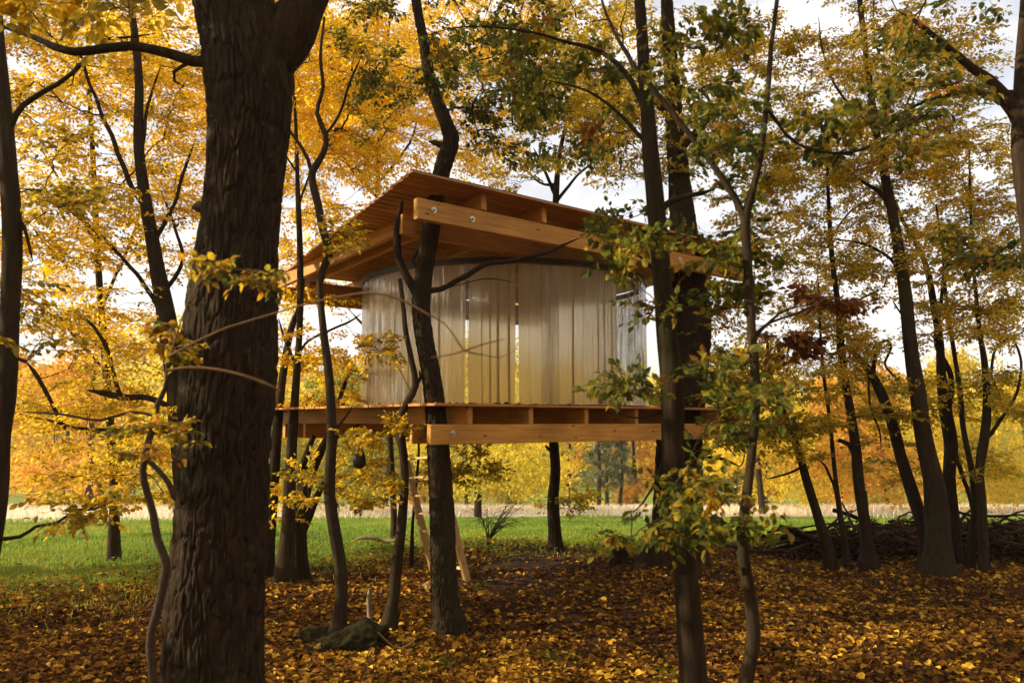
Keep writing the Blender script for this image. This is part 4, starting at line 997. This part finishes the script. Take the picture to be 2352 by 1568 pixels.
# cluster behind the oak, left of the ladder
grow('hornbeam_tree', 'straight pale-footed stem at the front of the clump left of the ladder', 11.7,
     [(652, 1335, 78), (656, 1290, 62), (662, 1200, 46), (666, 1100, 40), (672, 1000, 34), (680, 880, 28), (688, 760, 22), (690, 640, 22), (688, 540, 20), (684, 440, 16), (680, 300, 12), (672, 150, 9), (668, 0, 7)],
     branches=[[(676, 850, 12), (655, 780, 9), (640, 730, 7)], [(686, 470, 9), (720, 380, 7), (770, 300, 5)], [(684, 400, 9), (650, 340, 6), (640, 250, 5)], [(680, 860, 12), (700, 790, 9), (800, 740, 8), (830, 720, 6)]],
     blobs=[(740, 130, 170, 180, 12, 1.4, .9), (740, 400, 130, 110, 12, 1.2, .7), (720, 760, 110, 100, 12, 1.0, .6), (850, 330, 130, 90, 12.5, 1.2, .55), (900, 180, 170, 140, 13, 1.2, .7)],
     leafm=M_gold, tone=(.62, .2), leaf=.065, size=.5, seed=31, bark=M_smooth, lod=LOD0)
grow('hornbeam_tree', 'dark stem half hidden by the massive oak in the clump', 12.3,
     [(608, 1315, 60), (616, 1250, 40), (625, 1150, 34), (632, 1050, 32), (640, 950, 28), (652, 850, 24), (668, 760, 20), (690, 690, 14), (700, 600, 10)],
     branches=[[(628, 1100, 14), (650, 1080, 12), (676, 1070, 10)]],
     blobs=[(690, 900, 80, 90, 12.3, .7, .5), (660, 1150, 60, 60, 12, .6, .35)], leafm=M_gold, tone=(.45, .2), leaf=.08, size=.45, seed=32, lod=LOD0)
grow('hornbeam_tree', 'twin-limbed stem leaning right at the back of the clump', 12.2,
     [(690, 1322, 70), (686, 1270, 52), (688, 1200, 46), (698, 1130, 44), (715, 1080, 34), (735, 1040, 26), (752, 1000, 18), (775, 930, 14), (800, 860, 10)],
     branches=[[(695, 1150, 30), (690, 1090, 26), (704, 1040, 20), (720, 1000, 16)], [(692, 1240, 30), (712, 1180, 24), (738, 1120, 18), (760, 1090, 12)], [(745, 1020, 12), (780, 1000, 12), (808, 985, 10), (832, 970, 8)]],
     blobs=[(790, 900, 70, 80, 12.2, .8, .55), (760, 1080, 100, 60, 12, .8, .45), (860, 1100, 60, 60, 12.2, .6, .3)], leafm=M_gold, tone=(.4, .22), leaf=.08, size=.45, seed=33, lod=LOD0)
grow('sapling', 'very thin dark stem between the ladder and the kinked trunk', 13.2,
     [(946, 1258, 12), (948, 1200, 9), (955, 1120, 8), (962, 1040, 7), (960, 1000, 5)], blobs=[(1080, 1060, 110, 40, 13.5, .8, .55), (1000, 1100, 60, 40, 13.3, .5, .35)],
     leafm=M_ygreen, tone=(.5, .2), leaf=.08, size=.5, seed=34, lod=LOD0)

# golden canopy behind the house
grow('maple_tree', 'golden tree rising behind the roof corner', 16.5,
     [(905, 1262, 30), (905, 1180, 18), (895, 1000, 18), (880, 800, 17), (870, 600, 16), (868, 400, 14), (880, 200, 11), (900, 0, 8)],
     branches=[[(868, 420, 9), (940, 330, 7), (960, 260, 5)], [(868, 450, 9), (790, 360, 7), (760, 260, 5)], [(880, 800, 9), (810, 720, 7)]],
     blobs=[(820, 200, 220, 220, 16.5, 2.0, 1.0), (1120, 60, 200, 130, 16.5, 2, .8), (1120, 320, 120, 90, 16.5, 1.4, .6), (760, 620, 100, 120, 16, 1.4, .55), (760, 850, 90, 80, 16, 1.2, .6)],
     leafm=M_gold, tone=(.68, .2), leaf=.09, size=.65, seed=41, lod=LOD0, bark=M_smooth)
grow('maple_tree', 'golden tree showing between the massive oak and the clump', 15.5,
     [(560, 1260, 30), (575, 1100, 22), (600, 900, 20), (612, 700, 18), (620, 500, 15), (618, 300, 12), (610, 100, 8)],
     branches=[[(620, 500, 9), (660, 420, 7), (700, 300, 5)]], blobs=[(680, 250, 120, 260, 15.5, 1.4, .9), (680, 620, 60, 160, 15, 1.2, .5), (560, 950, 120, 80, 15, 1.0, .7), (520, -150, 500, 180, 15.5, 2, .6)],
     leafm=M_gold, tone=(.65, .2), leaf=.085, size=.6, seed=42, lod=LOD0, bark=M_smooth)

# ---- right side, near
grow('beech_tree', 'tall out-of-focus trunk right of centre, hung with green and yellow leaves', 4.9,
     [(1600, 1750, 74), (1592, 1568, 66), (1582, 1430, 66), (1572, 1300, 62), (1560, 1200, 60), (1548, 1080, 60), (1545, 980, 58), (1543, 880, 56), (1530, 760, 52), (1520, 640, 48), (1512, 540, 48), (1504, 440, 46), (1494, 340, 42), (1488, 260, 36), (1480, 160, 32), (1474, 60, 28), (1465, -60, 26), (1455, -250, 18)],
     branches=[[(1500, 470, 26), (1540, 462, 16), (1590, 448, 14), (1640, 436, 11)], [(1488, 240, 18), (1440, 170, 14), (1380, 120, 12), (1300, 95, 9), (1200, 70, 7), (1080, 60, 5), (980, 80, 3)],
               [(1494, 330, 12), (1420, 260, 9), (1350, 210, 7), (1240, 180, 5)], [(1522, 640, 9), (1470, 590, 6), (1400, 560, 4)], [(1540, 930, 8), (1480, 960, 6), (1420, 950, 4)], [(1548, 1000, 8), (1500, 1120, 6), (1450, 1180, 4)]],
     blobs=[(1250, 120, 330, 120, 5.4, .9, .42), (1600, 150, 230, 170, 4.8, .6, .42), (1420, 590, 100, 60, 4.6, .35, .42), (1610, 700, 110, 100, 4.5, .35, .30), (1490, 930, 100, 90, 4.5, .35, .38), (1545, 1100, 60, 130, 4.5, .3, .26), (1470, 1200, 70, 40, 4.5, .3, .12), (1640, 900, 50, 60, 4.5, .3, .2), (1650, 430, 140, 130, 4.7, .5, .42), (1370, 470, 120, 60, 5.6, .4, .40), (1400, -250, 700, 200, 5, 1.2, .4), (1330, 300, 200, 120, 5.6, .7, .30)],
     leafm=M_green, tone=(.46, .28), leaf=.055, size=.26, seed=51, bark=M_smooth, sides=20, parts=300, tip=.0025, flat=.45, keepp=.45, cov=2.2)
grow('beech_tree', 'slender forked trunk to the right, foreground, with dark green leaves', 4.3,
     [(1690, 1720, 46), (1705, 1600, 40), (1722, 1520, 38), (1731, 1450, 38), (1722, 1360, 32), (1706, 1270, 32), (1710, 1180, 28), (1722, 1080, 24), (1732, 980, 24), (1736, 880, 26), (1728, 780, 24), (1722, 680, 24), (1716, 580, 26), (1712, 500, 28), (1728, 440, 20), (1745, 370, 18), (1755, 290, 17), (1765, 200, 15), (1772, 100, 13), (1785, 0, 12), (1800, -200, 9)],
     branches=[[(1714, 500, 24), (1690, 460, 20), (1655, 410, 18), (1615, 350, 17), (1570, 290, 16), (1520, 230, 15), (1470, 170, 13), (1425, 100, 11), (1390, 30, 9), (1370, -60, 8)],
               [(1760, 260, 12), (1830, 330, 9), (1960, 350, 7), (2080, 290, 6), (2180, 230, 4)], [(1730, 760, 9), (1790, 720, 7), (1850, 700, 5)]],
     blobs=[(1760, 200, 110, 230, 4.3, .4, .42), (1900, 330, 180, 60, 4.3, .4, .30), (2080, 280, 110, 50, 4.3, .3, .22), (1700, 330, 100, 120, 4.3, .35, .3), (1730, 900, 50, 120, 4.2, .25, .18), (1720, 640, 80, 90, 4.3, .3, .35), (1680, 1190, 60, 60, 4.2, .25, .2), (1700, -250, 600, 180, 4.4, 1, .4)],
     leafm=M_green, tone=(.42, .26), leaf=.055, size=.25, seed=52, bark=M_smooth, parts=300, tip=.0022, flat=.45, keepp=.45, cov=2.0)
grow('dead_branch', 'withered rust-brown leafy branch caught in the slender forked trunk', 4.6,
     [(1730, 770, 9), (1770, 740, 8), (1830, 720, 6), (1890, 690, 4)], blobs=[(1850, 710, 130, 50, 4.8, .3, .32), (1790, 790, 70, 40, 4.8, .2, .22)],
     leafm=M_rust, tone=(.35, .25), leaf=.05, size=.22, seed=53, bark=M_twig, tip=.002, rooted=False, keepp=.5, cov=1.2, cat='branch')
grow('oak_tree', 'leaning dark trunk cut by the right frame edge near the top', 6.6,
     [(2440, 1300, 60), (2420, 1000, 56), (2390, 700, 54), (2365, 500, 52), (2350, 380, 50), (2345, 300, 46), (2350, 150, 40), (2360, 0, 36), (2370, -250, 28)],
     branches=[[(2350, 270, 42), (2310, 225, 36), (2270, 185, 28), (2235, 158, 22), (2190, 120, 18), (2150, 85, 15), (2110, 55, 12), (2060, 25, 9)], [(2290, 205, 18), (2200, 215, 12), (2110, 240, 9), (2050, 270, 6)]],
     blobs=[(2180, 80, 200, 110, 6.6, .7, .32), (2300, 520, 110, 110, 6.6, .5, .22), (2150, 230, 130, 60, 6.4, .5, .3), (2250, -250, 500, 200, 6.5, 1.3, .4), (2800, 200, 300, 400, 7, 1.5, .4)],
     leafm=M_olive, tone=(.5, .25), leaf=.07, size=.4, seed=54, bark=M_smooth, parts=80)
# ---- right group at the meadow edge
def rt_(label, Y, tr, br=(), bl=(), seed=1, m=None, tone=(.5, .22), **k):
    grow('hornbeam_tree', label, Y, tr, br, bl, leafm=m or M_ygreen, tone=tone, leaf=.068, size=.48, seed=seed, lod=LOD0, **k)
rt_('leftmost trunk of the right-hand group, leaning left over the brush pile', 12.7,
    [(1915, 1305, 50), (1902, 1260, 34), (1880, 1190, 27), (1858, 1120, 24), (1835, 1040, 20), (1810, 970, 16), (1790, 920, 13), (1770, 860, 10), (1760, 760, 7)],
    [[(1845, 1070, 8), (1800, 1090, 6), (1760, 1100, 4)], [(1825, 1010, 6), (1850, 1000, 5), (1852, 960, 4)]],
    [(1780, 860, 110, 130, 12.6, .9, .55), (1850, 980, 110, 90, 12.6, .9, .5)], 61)
rt_('thin double stem second from the left in the right-hand group', 12.9,
    [(1946, 1295, 26), (1938, 1230, 17), (1925, 1150, 14), (1915, 1060, 12), (1905, 960, 10), (1892, 860, 9), (1884, 760, 7), (1880, 650, 5)],
    [[(1944, 1280, 14), (1930, 1200, 11), (1920, 1130, 9), (1895, 1070, 7), (1870, 1050, 5)]],
    [(1880, 660, 130, 130, 13, 1.0, .6), (1930, 800, 100, 70, 13, .8, .5)], 62)
rt_('trunk with a broken stub on its left side in the right-hand group', 12.9,
    [(1996, 1290, 58), (1992, 1250, 36), (1985, 1190, 32), (1972, 1110, 30), (1965, 1030, 28), (1952, 940, 24), (1938, 860, 22), (1930, 780, 20), (1925, 700, 16), (1912, 600, 14), (1905, 500, 12), (1900, 380, 9), (1895, 250, 6)],
    [[(1965, 1040, 18), (1950, 1022, 14), (1925, 1010, 11)], [(1930, 760, 10), (1960, 700, 7), (2030, 660, 5)], [(1948, 920, 14), (1938, 860, 12), (1935, 800, 8)], [(1908, 540, 7), (1960, 480, 5), (2010, 460, 4)]],
    [(1900, 420, 160, 150, 13, 1.1, .6), (2020, 560, 110, 100, 13, .9, .45), (2000, 920, 120, 90, 13, .8, .5)], 63)
rt_('curved trunk bowing left with a hooked limb at its head', 13.0,
    [(2136, 1290, 60), (2120, 1215, 36), (2095, 1130, 34), (2070, 1050, 32), (2052, 980, 30), (2028, 915, 28), (2005, 865, 24), (1985, 835, 20), (1955, 805, 14), (1915, 780, 9)],
    [[(2003, 860, 14), (2012, 815, 11), (2022, 790, 10), (2040, 782, 9), (2046, 800, 8), (2032, 835, 7), (2050, 860, 6), (2075, 885, 4)], [(2048, 965, 8), (2040, 980, 6)], [(1992, 845, 6), (1998, 930, 6), (2020, 990, 5), (2024, 1040, 3)]],
    [(2060, 1040, 90, 80, 13, .7, .35), (1960, 760, 90, 50, 13, .7, .4)], 64)
rt_('thickest trunk of the right-hand group with a flared root foot', 12.6,
    [(2150, 1318, 150), (2154, 1292, 104), (2155, 1240, 80), (2150, 1160, 70), (2138, 1080, 60), (2122, 1000, 54), (2110, 920, 52), (2098, 840, 44), (2088, 760, 42), (2080, 680, 40), (2068, 600, 36), (2055, 520, 34), (2042, 450, 32), (2030, 390, 28), (2012, 300, 24), (2000, 210, 22), (1988, 110, 20), (1975, 0, 18), (1960, -200, 12)],
    [[(2046, 470, 20), (2020, 440, 14), (1990, 422, 11), (1960, 400, 8), (1900, 370, 5)], [(2075, 650, 12), (2040, 590, 10), (1980, 560, 8), (1900, 545, 5)], [(2012, 300, 10), (1970, 260, 9), (1920, 200, 8), (1890, 120, 6), (1880, 40, 5)], [(2030, 390, 12), (2060, 300, 9), (2100, 200, 7)], [(2085, 740, 7), (2050, 690, 5)]],
    [(2050, 150, 230, 170, 12.8, 1.3, .6), (2170, 380, 140, 110, 12.7, 1.0, .45), (2000, 330, 150, 110, 12.7, 1.0, .5), (2100, -200, 500, 180, 12.6, 1.8, .5)], 65, sides=28, relief=None, bark=M_smooth)
rt_('dark trunk directly right of the thickest one', 13.4,
    [(2192, 1270, 44), (2188, 1180, 34), (2180, 1100, 34), (2184, 1020, 36), (2172, 940, 34), (2162, 860, 26), (2158, 780, 22), (2145, 700, 20), (2130, 620, 16), (2105, 560, 13), (2075, 510, 11), (2055, 460, 9)],
    [[(2182, 950, 20), (2185, 870, 16), (2150, 780, 14), (2165, 660, 10), (2180, 520, 7)], [(2185, 1000, 16), (2210, 1090, 12), (2235, 1170, 12), (2260, 1280, 14)]],
    [(2230, 620, 140, 160, 13.3, 1.0, .5), (2140, 740, 90, 70, 13.3, .8, .3), (2200, 900, 110, 60, 13.4, .8, .45)], 66)
rt_('rightmost slim trunk of the group, lit grey along its edge', 12.9,
    [(2262, 1308, 34), (2258, 1240, 27), (2256, 1160, 25), (2250, 1080, 24), (2262, 1000, 26), (2268, 920, 22), (2262, 840, 18), (2250, 760, 13), (2240, 660, 10), (2232, 540, 8), (2228, 420, 6), (2225, 300, 4)],
    [[(2262, 1010, 14), (2300, 960, 10), (2335, 900, 8), (2345, 830, 7), (2320, 760, 6)], [(2265, 900, 10), (2290, 800, 7), (2352, 760, 6)]],
    [(2290, 700, 110, 110, 12.9, .9, .45), (2300, 900, 90, 90, 12.9, .9, .45), (2250, 380, 140, 130, 13, 1.0, .4)], 67, bark=M_smooth)
rt_('slanting stem between the two rightmost trunks', 13.1,
    [(2228, 1302, 30), (2232, 1230, 20), (2240, 1160, 18), (2232, 1080, 16), (2212, 980, 15), (2205, 900, 15), (2190, 800, 12), (2175, 700, 10), (2165, 580, 8), (2150, 470, 6)],
    [], [(2180, 520, 120, 90, 13.2, .8, .4), (2260, 1080, 100, 60, 13.4, .8, .35)], 68)
print('leaves', NLEAF)

# ------------------------------------------------------------------ small things on the ground
def rock(name, label, px, py, w, d, h, seed, m=M_rock, cat='rock'):
    import bmesh
    p = ground_hit(px, py); bm = bmesh.new(); bmesh.ops.create_icosphere(bm, subdivisions=5, radius=1)
    from mathutils import noise
    rg = np.random.default_rng(int(seed * 10)); pl = norm(rg.normal(0, 1, (13, 3)) * np.array([1, 1, .8])); pd = rg.uniform(.55, .95, 13)
    for v in bm.verts:
        c = v.co.normalized(); dt = pl @ np.array(c); kk = min([1.15] + [pd[i_] / dt[i_] for i_ in range(13) if dt[i_] > .05]); v.co = c * kk
    for v in bm.verts:
        c = v.co.copy(); q = Vector((c.x * 1.3 + seed, c.y * 1.3, c.z * 1.3))
        k = 1 + .10 * noise.noise(q) + .12 * noise.noise(q * 2.7) + .05 * noise.noise(q * 7) + .02 * noise.noise(q * 19)
        cr_ = abs(noise.noise(q * 1.1 + Vector((9, 3, 1)))); k -= .12 * max(0, 1 - cr_ * 9)
        v.co = Vector((c.x * w * k, c.y * d * k, max(-.3, c.z) * h * k))
    me = bpy.data.meshes.new(name); bm.to_mesh(me); bm.free(); me.materials.append(m)
    for f in me.polygons: f.use_smooth = True
    o = bpy.data.objects.new(name, me); C.objects.link(o); o.location = tuple(p); tag(o, label, cat); return o
rock('mossy_rock', 'low moss-covered rock slab in front of the wavy slim trunk', 812, 1480, .46, .3, .23, 4.2)
rock('mossy_rock', 'flat mossy rock ridge against the foot of the wavy slim trunk', 745, 1462, .27, .2, .12, 9.1)
rock('rock', 'dark boulder at the foot of the broad buttressed trunk', 1425, 1292, .24, .2, .22, 2.7, M_darkwood)
rock('rock', 'sunlit yellowish stone left of the trunk through the deck', 980, 1352, .13, .1, .11, 6.1, plain('sandstone', (.45, .3, .12), .9, 0, .5))
def stick(name, label, pts, Y=None, m=M_darkwood, cat='branch', parent=None):
    if Y is None: g = ground_hit(pts[0][0], pts[0][1]); Y = g[1]
    P = trace(pts, Y); P = catmull(P, .03); g_ = tube(P[:, :3], P[:, 3], 9, lumpy(3, .22))
    o = mesh_np(name, [(V, Fc, 0, None) for V, Fc in g_], m, parent, smooth=True)
    if label: tag(o, label, cat)
    return o
stick('wooden_stake', 'short weathered stake standing between the two slim trunks', [(850, 1428, 13), (848, 1405, 12), (847, 1375, 12), (850, 1350, 10)], m=M_pale, cat='stake')
stick('fallen_log', 'bleached bent branch lying on the green meadow', [(818, 1238, 5), (835, 1233, 9), (860, 1235, 9), (880, 1243, 8), (900, 1242, 7), (935, 1236, 5)], Y=15.2, m=M_pale, cat='log')
stick('tree_stump', 'small dark stump in the leaves before the right-hand group', [(1981, 1316, 22), (1981, 1300, 18), (1982, 1288, 17)], cat='stump')
stick('bark_fragment', 'short dark log end beside the kinked trunk foot', [(905, 1432, 12), (912, 1412, 13), (916, 1400, 9)], cat='log')
stick('bark_fragment', 'black curved bark lying right of the wavy slim trunk', [(790, 1428, 12), (810, 1430, 16), (828, 1440, 10)], cat='bark')
for i, (px, py, l) in enumerate([(2030, 1380, 'flattest dark bark piece in the leaves right, leftmost of the row'), (2112, 1385, 'largest dark bark piece in the row in the leaves'), (2150, 1392, 'roundish dark bark piece right of the largest one'), (2210, 1390, 'last dark bark piece on the right of the row')]):
    rock('bark_fragment', l, px, py, .16, .09, .06, 11 + i, M_darkwood, 'bark')
stick('thin_twig', 'pale thin twig bent over the mossy rock slab', [(868, 1450, 3), (888, 1470, 3), (912, 1486, 4), (935, 1482, 4), (955, 1466, 3)], Y=8.25, m=M_tan, cat='twig')
stick('fallen_stick', 'straight dark stick on the leaves right of the slender forked trunk', [(1735, 1480, 6), (1800, 1487, 7), (1850, 1493, 6), (1880, 1497, 4)], Y=8.2, cat='stick')

# dark bag hung left of the deck corner
def bag():
    p = at(826, 1022, 11.0); e = empty('hanging_bag', tuple(p), 'dark pear-shaped bag hanging under the deck left of the kinked trunk', 'bag')
    prof = [(0, .02), (-.03, .025), (-.07, .05), (-.14, .085), (-.22, .10), (-.28, .085), (-.31, .04), (-.315, .005)]
    th = np.linspace(0, 2 * np.pi, 20, endpoint=False)
    V = np.array([[p[0] + r * math.cos(t) * (1 + .1 * math.sin(2 * t + z * 9)), p[1] + r * math.sin(t) * .7, p[2] + z] for z, r in prof for t in th]); n = 20
    i = np.arange(len(prof) - 1)[:, None] * n; j = np.arange(n)[None]; j2 = (j + 1) % n
    mesh_np('bag_body', [(V, np.stack([i + j, i + n + j, i + n + j2, i + j2], -1).reshape(-1, 4), 0, None)], M_black, e, smooth=True)
    q = at(845, 990, 11.2)
    P = np.array([p, (p + q) / 2 + np.array([0, 0, -.01]), q]); g = tube(P, np.full(3, .012), 6)
    mesh_np('strap', [(a, b, 0, None) for a, b in g], M_black, e)
bag()

# bare bush and brush pile
def bush(name, label, px, py, seed, nst, h, spread, lf=0, bias=.3):
    rng = np.random.default_rng(seed); p = ground_hit(px, py); e = empty(name, tuple(p), label, 'bush')
    K = 9; u = np.linspace(0, 1, K); Ps = []; Rs = []
    for i in range(nst):
        a = rng.uniform(0, 6.3); sp = rng.uniform(.3, 1) * spread; hh = h * rng.uniform(.55, 1.1); dx = math.cos(a) * sp + bias * spread; dy = math.sin(a) * sp * .5
        arch = rng.uniform(.1, .7)
        q = np.stack([p[0] + dx * u ** 1.1, p[1] + dy * u, p[2] + hh * (u - arch * u ** 2.6)], 1) + np.cumsum(rng.normal(0, .012, (K, 3)), 0); Ps.append(q); Rs.append(np.linspace(.009, .002, K))
        for k in range(5):
            j = rng.integers(3, K - 1); b = rng.uniform(0, 6.3); l = rng.uniform(.15, .5)
            uu = u[:, None]; q2 = q[j] + uu * l * np.array([math.cos(b), math.sin(b) * .5, rng.uniform(-.5, .7)]) + np.array([0, 0, -.2]) * uu ** 2 * l; Ps.append(q2); Rs.append(np.linspace(.003, .0014, K))
    V, Fc = tubes_batch(np.array(Ps), np.array(Rs), 4)
    mesh_np('stems', [(V, Fc, 0, None)], M_twig, e, smooth=True)['kind'] = 'stuff'
    if lf:
        Pa = np.array(Ps); n = lf; pi = rng.integers(0, len(Pa), n); ui = rng.integers(3, K, n); B = Pa[pi, ui]; D = norm(rng.normal(0, 1, (n, 3))); N_ = norm(rng.normal(0, 1, (n, 3)) + np.array([0, 0, 1]))
        V, Fc = leaf_geometry([B, D, N_, rng.uniform(.03, .07, n)], LOD0); mesh_np('leaves', [(V, Fc, 0, np.repeat(rng.random(n), 2))], M_rust, e)['kind'] = 'stuff'
bush('bare_bush', 'bare arching bush at the meadow edge under the deck', 1122, 1242, 5, 26, 1.15, .95)
bush('bare_bush', 'brown-leaved scrub behind the rightmost trunks', 2300, 1262, 6, 30, 1.0, .9, 900, -.2)
bush('bare_bush', 'brown-leaved scrub left of the thickest right-hand trunk', 2060, 1262, 9, 20, .8, .6, 500, .1)
def brush_pile():
    rng = np.random.default_rng(8); c = ground_hit(2020, 1262)
    e = empty('brush_pile', tuple(c), 'long heap of dead sticks behind the right-hand group of trunks', 'brush pile'); eo = np.array(c)
    meshes = []
    for k in range(10):
        L0 = rng.uniform(.8, 2.4); u = np.linspace(-.5, .5, 8); P = np.stack([u * L0, np.cumsum(rng.normal(0, .04, 8)), np.cumsum(rng.normal(0, .03, 8))], 1)
        r0 = rng.uniform(.012, .04); g = tube(P, np.linspace(r0, r0 * .4, 8), 6)
        o = mesh_np('stick', [(V, Fc, 0, None) for V, Fc in g], M_darkwood if k % 3 else M_twig, None, smooth=True); meshes.append(o.data); bpy.data.objects.remove(o)
    for i in range(210):
        px = rng.uniform(1775, 2420); y = rng.uniform(13.7, 15.0); x = (px - 1176) / F * y
        edge = min(1, (px - 1760) / 120); z = float(gz(x, y)) + .03 + rng.random() ** 1.4 * .52 * edge
        o = bpy.data.objects.new('stick', meshes[rng.integers(0, 10)]); C.objects.link(o); o.parent = e
        o.location = (x - eo[0], y - eo[1], z - eo[2]); o.rotation_euler = (rng.uniform(0, 6), rng.normal(0, .16), rng.normal(0, .4) + (0 if rng.random() < .8 else 1.5))
    n = 5000; px = rng.uniform(1775, 2420, n); y = rng.uniform(13.6, 15.1, n); x = (px - 1176) / F * y; z = gz(x, y) + rng.random(n) ** 1.5 * .5 * np.clip((px - 1760) / 120, 0, 1)
    V, Fc = leaf_geometry([np.stack([x, y, z], 1), norm(rng.normal(0, 1, (n, 3))), norm(rng.normal(0, 1, (n, 3))), rng.uniform(.05, .1, n)], LOD0)
    mesh_np('dead_leaves', [(V, Fc, 0, np.repeat(rng.uniform(0, .6, n), 2))], M_litter, e)['kind'] = 'stuff'
brush_pile()
def weeds(name, label, spots, m, seed):
    rng = np.random.default_rng(seed); B = []; D = []; N_ = []; Ln = []
    for px, py, n, sp, h in spots:
        c = ground_hit(px, py)
        for k in range(n):
            q = c + np.array([rng.normal(0, sp), rng.normal(0, sp), 0]); q[2] = gz(q[0], q[1]) + rng.random() * h; B.append(q)
            a = rng.uniform(0, 6.3); D.append((math.cos(a), math.sin(a), rng.uniform(-.1, .6))); N_.append((rng.normal(0, .4), rng.normal(0, .4), 1)); Ln.append(rng.uniform(.05, .10))
    V, Fc = leaf_geometry([np.array(B), norm(np.array(D)), norm(np.array(N_)), np.array(Ln)], LOD1)
    o = mesh_np(name, [(V, Fc, 0, np.repeat(rng.uniform(0, .5, len(B)), 2))], m); tag(o, label, 'ground cover', None, 'stuff')
weeds('ground_ivy', 'small green ivy leaves poking through the litter', [(1095, 1350, 26, .10, .08), (1020, 1390, 14, .05, .18), (1010, 1535, 30, .10, .10), (1280, 1520, 20, .08, .08), (1530, 1560, 30, .12, .1), (2290, 1275, 90, .4, .2), (1760, 1262, 60, .25, .15), (1200, 1262, 50, .3, .12), (640, 1420, 12, .1, .05)], M_green, 5)
def haze():
    import bmesh
    bm = bmesh.new(); bmesh.ops.create_cube(bm, size=1)
    bmesh.ops.scale(bm, vec=(700, 400, 72), verts=bm.verts); bmesh.ops.translate(bm, vec=(0, 150, 18), verts=bm.verts)
    me = bpy.data.meshes.new('haze'); bm.to_mesh(me); bm.free()
    m = bpy.data.materials.new('haze'); m.use_nodes = True; nt = m.node_tree; nt.nodes.clear()
    v = nt.nodes.new('ShaderNodeVolumePrincipled'); v.inputs['Color'].default_value = (1, .93, .80, 1); v.inputs['Density'].default_value = .0007; v.inputs['Anisotropy'].default_value = .3
    o = nt.nodes.new('ShaderNodeOutputMaterial'); nt.links.new(v.outputs[0], o.inputs['Volume']); me.materials.append(m)
    ob = bpy.data.objects.new('haze', me); C.objects.link(ob); tag(ob, 'thin warm haze in the air between the trees', 'haze', None, 'stuff')
haze()
tot = sum(len(o.data.loops) - 2 * len(o.data.polygons) for o in C.objects if o.type == 'MESH')
print('objects', len(C.objects), 'tris', tot)
